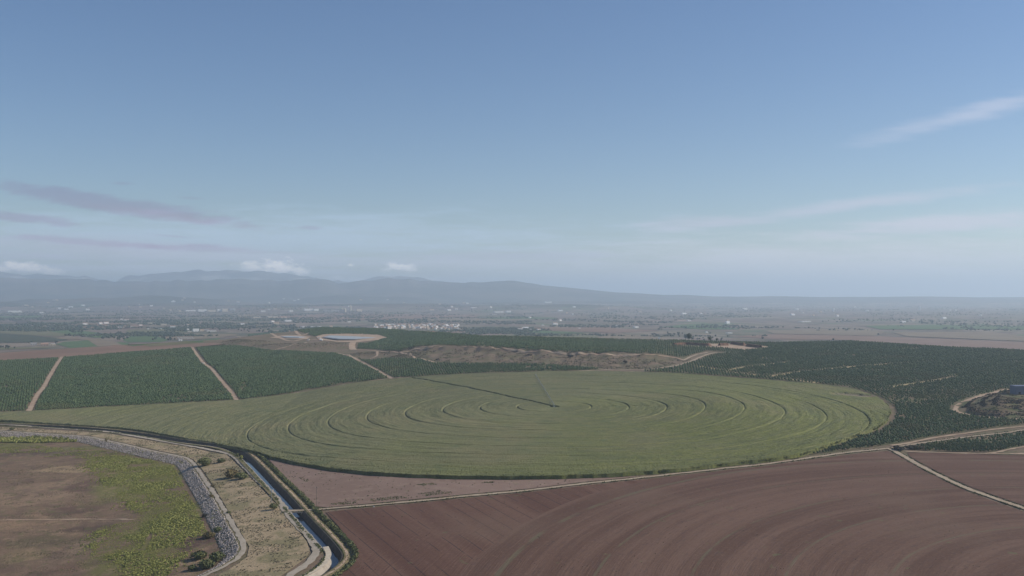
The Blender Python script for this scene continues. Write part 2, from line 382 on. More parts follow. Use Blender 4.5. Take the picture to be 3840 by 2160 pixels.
# maize
def maize_mat():
    m, nt, b = new_mat('maize', 0.8, 0.15); p = pos(nt)
    at = nt.nodes.new('ShaderNodeAttribute'); at.attribute_name = 'rnd'; r = N(nt, at.outputs['Fac'])
    at2 = nt.nodes.new('ShaderNodeAttribute'); at2.attribute_name = 'ripe'; rp = N(nt, at2.outputs['Fac'])
    a = mix(nt, rp, (0.200,0.190,0.092), (0.190,0.200,0.046))
    c = mix(nt, r.step(0.15, 0.9) * 0.8, a, (0.112,0.125,0.045))
    c = mix(nt, noise(nt, p, 0.012, 4).step(0.48, 0.7) * 0.55, c, (0.215,0.185,0.090))
    c = mix(nt, noise(nt, p, 0.045, 3).step(0.58, 0.75) * 0.5, c, (0.08,0.12,0.05))
    c = mix(nt, noise(nt, p, 0.3, 4, 0.7).step(0.5, 0.68) * 0.35, c, (0.23,0.20,0.10))
    c = mix(nt, noise(nt, p, 0.16, 4, 0.7, (1,2.5,1)).step(0.55, 0.7) * 0.45, c, (0.085,0.10,0.055))
    c = mix(nt, noise(nt, p, 0.9, 3, 0.7).step(0.45, 0.7) * 0.6, c, (0.060,0.068,0.035))
    at3 = nt.nodes.new('ShaderNodeAttribute'); at3.attribute_name = 'bare'; c = mix(nt, N(nt, at3.outputs['Fac']) * 0.85, c, (0.24,0.185,0.13))
    sp = nt.nodes.new('ShaderNodeSeparateXYZ'); nt.links.new(p, sp.inputs[0]); x = N(nt, sp.outputs[0]) - PIV[0]; y = N(nt, sp.outputs[1]) - PIV[1]
    rr = (x*x + y*y).sqrt(); cbm = nt.nodes.new('ShaderNodeCombineXYZ'); nt.links.new((rr + noise(nt, p, 0.02, 2)*4.0).s, cbm.inputs[0]); nt.links.new((x._b(y, 'ARCTAN2') * 25.0).s, cbm.inputs[1])
    c = mix(nt, noise(nt, cbm.outputs[0], 0.11, 4, 0.65).step(0.48, 0.66) * 0.5, c, (0.085,0.100,0.045))
    c = mix(nt, noise(nt, cbm.outputs[0], 0.4, 3, 0.65).step(0.5, 0.68) * 0.5, c, (0.24,0.22,0.10))
    nt.links.new(c.s, b.inputs['Base Color']); bump(nt, b, noise(nt, p, 1.1, 3, 0.7), 0.7); return m
PIV = P(2078, 1532)
M['maize'] = maize_mat()
M['stalk'] = leafy('maize_leaves', (0.075,0.090,0.032), (0.145,0.150,0.050), 0.1)

# ------------------------------------------------------------------ sheets and ribbons laid on the ground
LAY = {}
def sheet(name, poly, mat, lift, cell, parent=None, colfn=None, cut=False):
    """polygon in ground coordinates, draped"""
    A = np.array(poly); x0, y0 = A.min(0); x1, y1 = A.max(0)
    B = []
    for i in range(len(A)):
        a, b = A[i], A[(i+1) % len(A)]; n = max(1, int(np.hypot(*(b-a)) / cell))
        for k in range(n): B.append(a + (b-a) * k / n)
    B = np.array(B)
    gx, gy = np.meshgrid(np.arange(x0, x1, cell), np.arange(y0, y1, cell))
    gx = gx.ravel() + RNG.uniform(-.2, .2, gx.size) * cell; gy = gy.ravel() + RNG.uniform(-.2, .2, gy.size) * cell
    ok = inside(poly, gx, gy); gx, gy = gx[ok], gy[ok]
    pts = [Vector((float(p[0]-x0), float(p[1]-y0))) for p in B] + [Vector((float(a-x0), float(b-y0))) for a, b in zip(gx, gy)]
    nb = len(B)
    v, e, f, *_ = delaunay_2d_cdt(pts, [(i, (i+1) % nb) for i in range(nb)], [list(range(nb))], 1, 1e-4)
    V = np.array([(p.x + x0, p.y + y0) for p in v])
    Z = height(V[:,0], V[:,1], cut) + lift
    tri = [tuple(q) for q in f if len(q) == 3]
    T = np.array(tri, np.int32)
    a = V[T[:,1]] - V[T[:,0]]; b = V[T[:,2]] - V[T[:,0]]
    fl = (a[:,0]*b[:,1] - a[:,1]*b[:,0]) < 0; T[fl] = T[fl][:, ::-1]
    cols = colfn(V[:,0], V[:,1]) if colfn else None
    me = mesh_np(name, np.column_stack([V, Z]), T, True, cols=cols)
    return link(name, me, mat, parent)
def ribbon(name, pl, prof, mat, parent=None, smooth_=False, zref=None, jitter=0.0, base=None):
    """cross-section prof [(offset, dz)] swept along pl; heights follow the ground at each point (or at the centreline: zref)"""
    A = np.array(pl); T = np.gradient(A, axis=0); T /= np.linalg.norm(T, axis=1)[:,None] + 1e-9
    Nn = np.stack([T[:,1], -T[:,0]], 1); n = len(A); k = len(prof); V = np.zeros((n, k, 3))
    for j, (o, dz) in enumerate(prof):
        off = o + (RNG.normal(0, jitter, n) if jitter and j in (0, k-1) else 0)
        q = A + Nn * np.reshape(off, (-1, 1)) if np.ndim(off) else A + Nn * off
        V[:, j, :2] = q
        V[:, j, 2] = (height(q[:,0], q[:,1], False) if zref is None else zref) + dz
    I = np.arange(n*k).reshape(n, k)
    Fq = np.stack([I[:-1,:-1], I[:-1,1:], I[1:,1:], I[1:,:-1]], -1).reshape(-1, 4)[:, ::-1]
    me = mesh_np(name, V.reshape(-1, 3), Fq, smooth_); 
    return link(name, me, mat, parent)
def road(name, pts, w, mat='road', lift=0.32, jit=0.35, step=5, world=False):
    pl = catmull(pts if world else PL(pts), step)
    return pl, tag(ribbon(name, pl, [(-w/2, lift), (-w/6, lift+0.03), (w/6, lift+0.03), (w/2, lift)], M[mat], jitter=jit), kind='structure')

# ------------------------------------------------------------------ ground meshes
def grid_mesh(name, T, Y, mat, lift=0.0, hfn=None):
    tt, yy = np.meshgrid(T, Y); X = tt * yy; Z = (hfn or height)(X, yy) + lift
    n, k = tt.shape; I = np.arange(n*k).reshape(n, k)
    Fq = np.stack([I[:-1,:-1], I[:-1,1:], I[1:,1:], I[1:,:-1]], -1).reshape(-1, 4)
    me = mesh_np(name, np.stack([X, yy, Z], -1).reshape(-1, 3), Fq, True)
    return tag(link(name, me, mat), kind='structure')
YS = [430.0]
while YS[-1] < 3100: YS.append(YS[-1] + max(3.0, YS[-1] * 0.0042))
TS = np.concatenate([np.linspace(-1.3, -0.62, 40)[:-1], np.linspace(-0.62, 0.62, 430), np.linspace(0.62, 1.3, 40)[1:]])
grid_mesh('ground', TS, np.array(YS), M['ground'], -0.25)
gy = np.array([-900, -300, 0.0, 120, 250, 350, 432.0])
gx = np.linspace(-1600, 1600, 80); xx, yy = np.meshgrid(gx, gy); n, k = xx.shape; I = np.arange(n*k).reshape(n, k)
me = mesh_np('near_ground', np.stack([xx, yy, height(xx, yy) - 0.6], -1).reshape(-1, 3), np.stack([I[:-1,:-1], I[:-1,1:], I[1:,1:], I[1:,:-1]], -1).reshape(-1, 4), True)
tag(link('near_ground', me, M['ground']), kind='structure')

# far plain: patchwork of fields
def plain_mat():
    m, nt, b = new_mat('plain_fields', 0.97, 0.1); p = pos(nt)
    def cells(sx, sy, rot, sc=1.0):
        mp = nt.nodes.new('ShaderNodeMapping'); mp.inputs['Scale'].default_value = (sx, sy, 0); mp.inputs['Rotation'].default_value = (0,0,rot)
        wn = nt.nodes.new('ShaderNodeTexNoise'); wn.inputs['Scale'].default_value = 0.0012; nt.links.new(p, wn.inputs['Vector'])
        ad = nt.nodes.new('ShaderNodeVectorMath'); ad.operation = 'MULTIPLY_ADD'
        nt.links.new(wn.outputs['Color'], ad.inputs[0]); ad.inputs[1].default_value = (300,300,0); nt.links.new(p, ad.inputs[2])
        nt.links.new(ad.outputs[0], mp.inputs['Vector'])
        v = nt.nodes.new('ShaderNodeTexVoronoi'); v.distance = 'CHEBYCHEV'; v.inputs['Scale'].default_value = sc; nt.links.new(mp.outputs[0], v.inputs['Vector'])
        sp = nt.nodes.new('ShaderNodeSeparateColor'); nt.links.new(v.outputs['Color'], sp.inputs[0])
        return N(nt, sp.outputs[0]), N(nt, sp.outputs[1])
    r1, g1 = cells(1/420, 1/300, 0.3); r2, g2 = cells(1/190, 1/260, -0.25)
    cr = nt.nodes.new('ShaderNodeValToRGB'); e = cr.color_ramp; e.interpolation = 'CONSTANT'
    st = [(0,(0.150,0.105,0.080)),(0.25,(0.20,0.145,0.110)),(0.38,(0.115,0.095,0.065)),(0.46,(0.245,0.195,0.140)),(0.56,(0.155,0.135,0.080)),(0.66,(0.090,0.095,0.050)),(0.76,(0.23,0.165,0.125)),(0.86,(0.085,0.140,0.050))]
    while len(e.elements) < len(st): e.elements.new(0.5)
    for el, (q, c) in zip(e.elements, st): el.position = q; el.color = (*c, 1)
    nt.links.new((r1 * 0.6 + r2 * 0.4).s, cr.inputs[0])
    c = mix(nt, g1 * 0.3, cr.outputs[0], (0.17,0.13,0.105))
    # scrubby ground cover and hedgerows between the fields
    c = mix(nt, (noise(nt, p, 0.006, 5, 0.7).step(0.52, 0.62)) * 0.65, c, (0.070,0.068,0.047))
    c = mix(nt, (noise(nt, p, 0.0011, 3, 0.6).step(0.5, 0.7)) * 0.5, c, (0.085,0.082,0.055))
    c = mix(nt, (noise(nt, p, 0.03, 3, 0.6).step(0.5, 0.7)) * 0.3, c, (0.24,0.20,0.155))
    nt.links.new(c.s, b.inputs['Base Color']); return m
M['plain'] = plain_mat()
YP = np.concatenate([np.linspace(3090, 14000, 60), np.geomspace(14100, 88000, 130)])
def hills_mat():
    m, nt, b = new_mat('wooded_hills', 0.97, 0.1); p = pos(nt)
    c = mix(nt, noise(nt, p, 0.0009, 5, 0.65).step(0.42, 0.6), (0.060,0.066,0.042), (0.12,0.105,0.075))
    g = nt.nodes.new('ShaderNodeNewGeometry'); sx = nt.nodes.new('ShaderNodeSeparateXYZ'); nt.links.new(g.outputs['Position'], sx.inputs[0])
    hi = N(nt, sx.outputs[2]).step(420, 680) * noise(nt, p, 0.0007, 4, 0.6, (1,1,4)).step(0.5, 0.62)
    c = mix(nt, hi * 0.85, c, (0.42,0.38,0.32))
    nt.links.new(c.s, b.inputs['Base Color']); return m
YH_ = np.concatenate([np.linspace(3090, 9500, 36)[:-1], np.linspace(9500, 36000, 250), np.geomspace(36500, 86000, 44)])
hm, hnt, hb = new_mat('plain_and_hills', 0.97, 0.1)
M['hills'] = hills_mat()
plain = grid_mesh('plain', np.linspace(-1.15, 1.15, 700), YH_, M['plain'], -1.0, hill_h)
plain.data.materials.append(M['hills'])
yc = np.repeat(np.arange(len(YH_)-1), 699); me = plain.data
zz = np.zeros(len(me.vertices)*3, np.float32); me.vertices.foreach_get('co', zz); zz = zz.reshape(-1, 3)[:, 2].reshape(len(YH_), 700)
mi = (zz[:-1, :-1] > 45).astype(np.int32).ravel(); me.polygons.foreach_set('material_index', mi)

# ------------------------------------------------------------------ scatter helper
def leaf_cloud(n, rx, ry, rz, s, zc, shell=0.55, seed=0, core=0.7):
    """unit plant: n leaf quads through an ellipsoid plus a small dark-side core; returns V, F"""
    r = np.random.default_rng(seed); V = []; Fq = []
    for i in range(n):
        d = r.normal(size=3); d /= np.linalg.norm(d); q = d * (shell + (1-shell) * r.random())
        lump = 1 + 0.22 * math.sin(3*d[0]+seed) * math.cos(4*d[1]+2*d[2])
        c = np.array([q[0]*rx, q[1]*ry, zc + q[2]*rz]) * np.array([lump, lump, 1])
        nrm = d + r.normal(size=3) * 0.6; nrm /= np.linalg.norm(nrm)
        u = np.cross(nrm, [0.3, 0.2, 1]); u /= np.linalg.norm(u); w = np.cross(nrm, u); k = s * r.uniform(0.6, 1.3)
        b = len(V); V += [c - u*k, c - w*k*0.7, c + u*k, c + w*k*0.7]; Fq.append((b, b+1, b+2, b+3))
    if core:
        b = len(V); m = 6
        for z, rr in ((-0.85, 0.45), (-0.25, 0.95), (0.45, 0.8), (0.9, 0.25)):
            for i in range(m):
                t = 2*math.pi*i/m; j = core * r.uniform(0.85, 1.12)
                V.append(np.array([math.cos(t)*rx*rr*j, math.sin(t)*ry*rr*j, zc + z*rz*core]))
        for l in range(3):
            for i in range(m): Fq.append((b+l*m+i, b+l*m+(i+1)%m, b+(l+1)*m+(i+1)%m, b+(l+1)*m+i))
    return np.array(V), np.array(Fq)
def scatter(name, variants, X, Y, S, mat, Z=None, sz=None, cut=False, rnd=None):
    X = np.asarray(X); Y = np.asarray(Y); n = len(X); S = np.broadcast_to(S, (n,))
    Z = height(X, Y, cut) if Z is None else Z; sz = np.ones(n) if sz is None else sz
    rnd = RNG.random(n) if rnd is None else rnd
    which = RNG.integers(0, len(variants), n); a = RNG.uniform(0, 6.283, n); VV = []; FF = []; RR = []; b = 0
    for k, (V, Fq) in enumerate(variants):
        i = np.nonzero(which == k)[0]
        if not len(i): continue
        c, s = np.cos(a[i])[:,None], np.sin(a[i])[:,None]; sc = S[i][:,None]
        W = np.stack([(V[:,0]*c - V[:,1]*s)*sc + X[i][:,None], (V[:,0]*s + V[:,1]*c)*sc + Y[i][:,None], V[:,2]*sc*sz[i][:,None] + Z[i][:,None]], -1)
        VV.append(W.reshape(-1, 3)); FF.append((Fq[None] + (b + np.arange(len(i))*len(V))[:,None,None]).reshape(-1, 4)); b += len(i)*len(V)
        RR.append(np.repeat(rnd[i], len(V)))
    if not VV: return None
    me = mesh_np(name, np.concatenate(VV), np.concatenate(FF), False, {'rnd': np.concatenate(RR)})
    return link(name, me, mat)

# ------------------------------------------------------------------ fields, roads
PIV = P(2078, 1532)
road_lines = []
def rd(name, pts, w, mat='road', **k):
    pl, o = road(name, pts, w, mat, **k); road_lines.append((pl, w)); return o

field_pts = [(1222,1921),(1383,1904),(1566,1887),(1700,1873),(1979,1847),(2236,1817),(2538,1784),(2800,1756),(2900,1744),(3042,1724),(3204,1702),(3330,1691),(3392,1722),(3450,1756),(3555,1810),(3636,1847),(3716,1876),(3840,1919),(4050,1990),(4050,2420),(1150,2420),(1100,2290),(1190,2210),(1270,2150),(1322,2100),(1330,2062),(1300,2014),(1268,1972),(1240,1942)]
FIELD = PL(field_pts)
# centre of the arcs: circle fitted through the traced green arc
arc = np.array(PL([(2953,2153),(2982,2096),(3062,2032),(3163,1983),(3305,1947),(3486,1911)]))
Am = np.column_stack([2*arc, np.ones(len(arc))]); sol = np.linalg.lstsq(Am, (arc**2).sum(1), rcond=None)[0]
FCX, FCY = sol[0], sol[1]; FR = math.sqrt(sol[2] + FCX**2 + FCY**2)
def radii(pts): return [float(np.hypot(p[0]-FCX, p[1]-FCY)) for p in PL(pts)]
ARCS = [FR, np.mean(radii([(2292,2033),(2469,1945),(2608,1898),(2900,1838)])), np.mean(radii([(1980,2010),(2203,1907),(2469,1833)])),
        np.mean(radii([(2660,2038),(2809,1973),(3042,1899)])), np.mean(radii([(3406,2084),(3507,2036),(3607,2012)])), np.mean(radii([(2000,2110),(1760,2180)]))]
print('field centre', FCX, FCY, FR, ARCS)
def plough_mat():
    m, nt, b = new_mat('ploughed_soil', 0.97, 0.1); p = pos(nt)
    sp = nt.nodes.new('ShaderNodeSeparateXYZ'); nt.links.new(p, sp.inputs[0]); x = N(nt, sp.outputs[0]) - FCX; y = N(nt, sp.outputs[1]) - FCY
    r = (x*x + y*y).sqrt(); wob = noise(nt, p, 0.012, 3) * 5.0
    cb = nt.nodes.new('ShaderNodeCombineXYZ'); nt.links.new((r + wob).s, cb.inputs[0])
    an = x._b(y, 'ARCTAN2'); nt.links.new((an * 9.0).s, cb.inputs[1])
    cf = nt.nodes.new('ShaderNodeCombineXYZ'); nt.links.new((r + wob*0.4).s, cf.inputs[0]); nt.links.new((an * 45.0).s, cf.inputs[1])
    straight = x * 0.90 + y * 0.43
    cs = nt.nodes.new('ShaderNodeCombineXYZ'); nt.links.new((straight + noise(nt, p, 0.02, 2)*3.0).s, cs.inputs[0]); nt.links.new((y * 0.02).s, cs.inputs[1])
    outer = (r + noise(nt, p, 0.01, 2) * 10).step(FOUT - 0.6, FOUT + 0.6)
    col = mix(nt, noise(nt, cb.outputs[0], 0.07, 4, 0.65).step(0.35, 0.68), (0.103,0.056,0.038), (0.158,0.094,0.066))
    col = mix(nt, noise(nt, cf.outputs[0], 0.35, 4, 0.75).step(0.5, 0.72) * 0.5, col, (0.070,0.048,0.044))
    col = mix(nt, noise(nt, cf.outputs[0], 0.6, 4, 0.75).step(0.55, 0.75) * 0.35, col, (0.18,0.118,0.080))
    colS = mix(nt, noise(nt, cs.outputs[0], 0.06, 3, 0.6).step(0.35, 0.7), (0.103,0.052,0.036), (0.148,0.083,0.058))
    fr = (straight + noise(nt, p, 0.05, 2)*0.9) * (6.2832/11.0)
    colS = mix(nt, fr.sin().step(0.975, 0.995) * noise(nt, p, 0.03, 3).step(0.4, 0.5) * 0.85, colS, (0.035,0.026,0.025))
    c = mix(nt, outer, col, colS)
    c = mix(nt, noise(nt, p, 0.008, 3).step(0.5, 0.75) * 0.4, c, (0.175,0.118,0.082))
    c = mix(nt, noise(nt, p, 0.7, 4, 0.8).step(0.48, 0.66) * 0.45, c, (0.078,0.045,0.034))
    c = mix(nt, noise(nt, p, 0.45, 4, 0.8, (1,1.3,1)).step(0.52, 0.7) * 0.35, c, (0.23,0.15,0.105))
    br = noise(nt, p, 0.035, 3).step(0.35, 0.55)                    # weeds grow along the wheel tracks, patchily
    for q in ARCS:
        d = (r + noise(nt, p, 0.25, 2) * 1.6 - (q + 0.8)); d = (d * d).sqrt()
        c = mix(nt, (1.0 - d.step(0.2, 1.3)) * br * 0.45, c, (0.135,0.138,0.080))
    c = mix(nt, noise(nt, p, 0.09, 4, 0.6).step(0.66, 0.72) * 0.5, c, (0.12,0.14,0.065))
    nt.links.new(c.s, b.inputs['Base Color'])
    bump(nt, b, noise(nt, cb.outputs[0], 0.8, 3, 0.7), 0.35); return m
FOUT = float(np.mean(radii([(1740,2085),(1860,1990),(2000,1930),(2090,1900)])))
M['plough'] = plough_mat()
tag(sheet('ploughed_field', FIELD, M['plough'], 0.12, 9), kind='structure')
tag(sheet('upper_ploughed_field', PL([(3403,1698),(3500,1699),(3660,1704),(3840,1708),(4050,1712),(4050,1965),(3840,1896),(3724,1856),(3644,1828),(3564,1792),(3465,1742),(3412,1712)]), M['plough'], 0.12, 9), kind='structure')
strip = PL([(-330,1590),(0,1600),(400,1626),(700,1675),(850,1705),(890,1745),(960,1812),(1050,1905),(1100,1968),(1150,2030),(1162,2065),(1150,2090),(1090,2135),(1000,2200),(800,2230),(720,2210),(860,2135),(925,2090),(935,2050),(890,1975),(850,1905),(810,1837),(765,1769),(725,1722),(668,1704),(501,1668),(319,1632),(0,1612),(-330,1596)])
tag(sheet('reservoir_bank', strip, M['banksoil'], 0.08, 7), kind='structure')
tag(sheet('bare_field', PL([(985,1706),(1010,1724),(1110,1747),(1224,1768),(1383,1786),(1700,1799),(1900,1801),(2100,1798),(2300,1792),(2420,1785),(2236,1803),(1979,1833),(1700,1859),(1383,1889),(1230,1903),(1165,1898),(1120,1845),(1050,1768),(1000,1715)]), M['bare'], 0.12, 8), kind='structure')

# orchards: soil sheets and tree rows
ORCH = {
 'a': [(-330,1372),(0,1355),(218,1344),(200,1372),(176,1410),(152,1452),(126,1482),(108,1515),(94,1541),(0,1544),(-330,1556)],
 'b': [(240,1342),(700,1306),(716,1306),(750,1362),(786,1390),(825,1437),(856,1472),(878,1500),(500,1520),(130,1541),(140,1512),(158,1480),(180,1452),(200,1410),(222,1372)],
 'c': [(735,1305),(830,1297),(900,1298),(985,1312),(1130,1320),(1255,1326),(1318,1345),(1380,1377),(1430,1407),(1460,1419),(1300,1437),(1150,1460),(1100,1473),(900,1500),(880,1470),(848,1433),(810,1387),(775,1359)],
 'd': [(1340,1343),(1385,1352),(1440,1347),(1560,1349),(1620,1362),(1700,1366),(1900,1366),(2050,1370),(2180,1379),(2250,1385),(2200,1388),(1900,1397),(1550,1413),(1480,1418),(1400,1375)],
 'e': [(930,1254),(1100,1240),(1180,1232),(1500,1238),(1800,1261),(2000,1266),(2400,1275),(2900,1286),(3200,1281),(3500,1300),(3840,1315),(4100,1325),(4100,1575),(3840,1590),(3665,1612),(3510,1634),(3400,1655),(3200,1685),(3100,1697),(3035,1706),(3100,1688),(3215,1645),(3305,1616),(3350,1585),(3366,1550),(3354,1522),(3300,1487),(3230,1463),(3160,1448),(3000,1433),(2800,1417),(2600,1402),(2400,1394),(2430,1391),(2530,1379),(2600,1360),(2645,1340),(2690,1330),(2750,1322),(2650,1315),(2600,1328),(2560,1343),(2526,1336),(2398,1325),(2227,1323),(2099,1318),(1928,1307),(1782,1297),(1654,1294),(1611,1296),(1547,1305),(1500,1317),(1415,1311),(1340,1307),(1345,1290),(1420,1277),(1455,1267),(1420,1256),(1300,1252),(1210,1254),(1180,1262),(930,1260)],
 'f': [(3440,1673),(3532,1661),(3665,1645),(3775,1633),(3840,1625),(4050,1596),(4050,1640),(3840,1672),(3760,1687),(3690,1697),(3600,1694),(3500,1692),(3415,1686)]}
ORP = {k: PL(v) for k, v in ORCH.items()}
for k, v in ORP.items(): tag(sheet('orchard_soil', v, M['orchard_soil'], 0.05, 14), kind='structure')

rd('canal_road', [(-330,1581),(0,1592),(175,1604),(252,1609),(400,1619),(499,1635),(600,1653),(685,1668),(768,1683),(830,1695),(871,1708),(902,1735),(933,1766),(975,1807),(1018,1850),(1061,1900),(1086,1935),(1122,1977),(1158,2015),(1179,2044),(1185,2067),(1174,2094),(1143,2121),(1113,2142),(1060,2180),(960,2240)], 4.9, 'gravel', lift=0.34, step=4)
rd('crest_path', L_CREST, 3.2, 'gravel', lift=0.30, step=4)
rd('farm_road', [(1061,1920),(1100,1917),(1150,1914),(1201,1911),(1383,1896),(1566,1880),(1700,1866),(1979,1840),(2236,1810),(2538,1777),(2800,1749),(2900,1737),(3042,1717),(3204,1695),(3340,1681)], 3.8, 'road', lift=0.36)
rd('side_road', [(3325,1682),(3350,1690),(3397,1717),(3454,1749),(3559,1802),(3640,1838),(3720,1866),(3840,1907),(4050,1977)], 4.6, 'road', lift=0.36)
rd('orchard_road', [(3345,1681),(3433,1665),(3532,1652),(3665,1635),(3775,1623),(3840,1613),(4050,1586)], 4.0, 'road', lift=0.3)
rd('field_track', [(3340,1671),(3400,1663),(3510,1641),(3665,1619),(3820,1601),(4050,1580)], 4.0, 'redtrack', lift=0.26)
rd('field_track', [(3395,1694),(3480,1696),(3600,1700),(3750,1702),(3840,1703),(4050,1707)], 3.5, 'redtrack', lift=0.3, jit=0.8)
rd('field_track', [(3690,1702),(3740,1696),(3790,1685),(3840,1676),(4050,1642)], 3.0, 'redtrack', lift=0.34)
rd('orchard_track', [(232,1338),(210,1371),(186,1410),(163,1452),(140,1480),(124,1511),(105,1548)], 6.5, 'redtrack')
rd('orchard_track', [(720,1300),(735,1325),(761,1359),(796,1386),(835,1433),(866,1468),(889,1503)], 6.0, 'redtrack')
rd('orchard_track', [(1261,1324),(1325,1341),(1389,1375),(1440,1405),(1472,1420)], 6.5, 'redtrack')
rd('headland_track', [(-330,1557),(0,1546),(109,1544),(500,1523),(890,1502),(1100,1476),(1300,1441),(1470,1419),(1550,1415),(1900,1399),(2080,1394),(2240,1389),(2380,1393)], 4.0, 'redtrack', lift=0.3)
rd('plateau_road', [(2150,1393),(2240,1389),(2312,1386),(2419,1387),(2526,1373),(2590,1356),(2633,1337),(2675,1324),(2718,1322),(2800,1318)], 5.5, 'road')
rd('plateau_road', [(2564,1351),(2611,1330),(2654,1321)], 5.0, 'road')
rd('plateau_track', [(1325,1311),(1415,1317),(1500,1321),(1547,1311),(1611,1302),(1654,1300),(1782,1302),(1928,1313),(2099,1322),(2227,1326),(2398,1329),(2526,1341),(2568,1352)], 6.0, 'redtrack')
rd('plateau_track', [(1500,1321),(1551,1337),(1611,1354),(1640,1362)], 5.0, 'redtrack')
rd('plateau_track', [(1415,1317),(1412,1335),(1385,1346)], 5.0, 'redtrack')
rd('plateau_track', [(1325,1278),(1320,1295),(1325,1312)], 15.0, 'redtrack')
rd('plateau_track', [(990,1322),(1040,1310),(1095,1294),(1150,1284)], 5.0, 'redtrack')
rd('plateau_track', [(800,1262),(900,1264),(1050,1268),(1150,1272),(1300,1283)], 9.0, 'redtrack')
rd('plateau_track', [(1085,1238),(1110,1243),(1170,1248)], 9.0, 'redtrack')
M['break'] = soil('dry_grass_strip', [(0.36,0.30,0.19), ((0.20,0.19,0.10), 0.1, 0.5, 0.65, 0.8)], (0.8, 0.15))
rd('orchard_break', [(2610,1373),(2685,1384),(2728,1390),(2792,1377),(2877,1367),(2962,1358)], 9.5, 'break', jit=1.2)
rd('orchard_break', [(2881,1412),(3020,1393),(3152,1380),(3283,1369),(3500,1356)], 10.0, 'break', jit=1.2)
rd('orchard_break', [(2715,1394),(2881,1412),(3064,1436)], 9.0, 'break', jit=1.2)
rd('orchard_break', [(3337,1452),(3478,1432),(3569,1416)], 8.0, 'break', jit=1.2)
rd('mound_road', offset([p for p in MOP], -1.5)[::-1], 6.0, 'redtrack', lift=0.4, jit=0.8, world=True)
rd('mound_road', [(3612,1512),(3660,1490),(3720,1474),(3780,1462),(3830,1462)], 5.0, 'redtrack', lift=0.5, jit=0.8)
tag(sheet('quarry_floor', PL([(2500,1293),(2620,1290),(2740,1289),(2830,1293),(2900,1303),(2860,1308),(2790,1314),(2760,1312),(2700,1305),(2560,1298)]), M['redtrack'], 0.3, 14), kind='structure')
tag(sheet('pond_bank', PL([(1185,1262),(1215,1254),(1300,1250),(1410,1254),(1455,1266),(1430,1274),(1340,1284),(1260,1282),(1195,1274)]), M['redtrack'], 0.35, 14), kind='structure')
tag(sheet('small_pond_bank', PL([(1010,1266),(1060,1258),(1120,1257),(1165,1263),(1150,1272),(1060,1270)]), M['redtrack'], 0.35, 14), kind='structure')

for pts_ in ([(2530,1297),(2570,1294),(2620,1296),(2655,1298),(2662,1295)], [(2742,1291),(2760,1293),(2788,1297),(2792,1294)], [(2800,1299),(2830,1303),(2850,1305)], [(2700,1297),(2730,1296)]):
    pl = catmull(PL(pts_), 3); tag(ribbon('quarry_bank', pl, [(4, 0.0), (1.2, 2.6), (0, 5.5), (-3, 5.6), (-9, 0.1)], M['quarry'], jitter=0.8), kind='structure')

# ------------------------------------------------------------------ basin
PAINT = [(150,1850,190,60,(0.25,0.185,0.14)),(90,1960,130,40,(0.25,0.18,0.13)),(250,1760,120,14,(0.32,0.25,0.17)),(330,1820,90,30,(0.13,0.085,0.075)),(300,1915,140,22,(0.12,0.08,0.07)),(120,1700,150,14,(0.10,0.075,0.065)),(300,1700,160,10,(0.10,0.085,0.07)),
 (60,1670,120,14,(0.14,0.15,0.055)),(300,1680,120,10,(0.13,0.135,0.06)),(740,2030,75,34,(0.09,0.058,0.055)),(150,2030,160,25,(0.12,0.10,0.07)),(80,2090,120,40,(0.19,0.15,0.10)),(290,2060,70,40,(0.24,0.18,0.135)),(430,2140,110,25,(0.10,0.07,0.065)),(220,2140,130,25,(0.17,0.115,0.09)),(560,1990,14,50,(0.27,0.19,0.14)),
 (690,2110,80,10,(0.34,0.26,0.19)),(380,1650,110,6,(0.22,0.16,0.12)),(350,1985,120,14,(0.10,0.07,0.06)),(640,1800,40,60,(0.12,0.085,0.07))]
PAINT += [(560,1800,150,90,(0.15,0.155,0.06)), (640,1930,110,70,(0.15,0.155,0.06)), (480,2090,150,70,(0.15,0.15,0.06))]
PAINTW = []
for (x, y, a, b, c) in PAINT:
    X0, Y0 = P(x, y); Xa = P(x + a, y)[0] - X0; Yb = (P(x, y - b)[1] - P(x, y + b)[1]) / 2
    PAINTW.append((X0, Y0, Xa, Yb, c))
def basin_col(X, Y):
    c = np.tile(np.array([0.18,0.13,0.10]), (len(X), 1))
    for (x0, y0, a, b, q) in PAINTW:
        w = 1.05 - np.hypot((X-x0)/a, (Y-y0)/b) + (fbm(X/16, Y/16, 4) - 0.5) * 0.9
        w = smooth(0.0, 0.45, w)[:, None]; c = c * (1-w) + np.array(q) * w
    return c * np.array([1.02, 0.94, 0.80])
BAS = offset(crest, 12.2); foot = BAS
tag(sheet('basin_floor', BAS + [(-230, 400), (-420, 400), (-900, 860), (-1100, 980)], M['basin'], 0.10, 3.2, colfn=basin_col), kind='structure')
rd('basin_track', [(-330,1955),(0,1951),(200,1949),(400,1949),(500,1950)], 1.6, 'redtrack', lift=0.25, jit=0.5)
tag(ribbon('riprap_slope', crest, [(1.6, 0.15), (3.2, 0.12), (12.3, 0.12), (13.4, 0.05)], M['bank']), kind='structure')

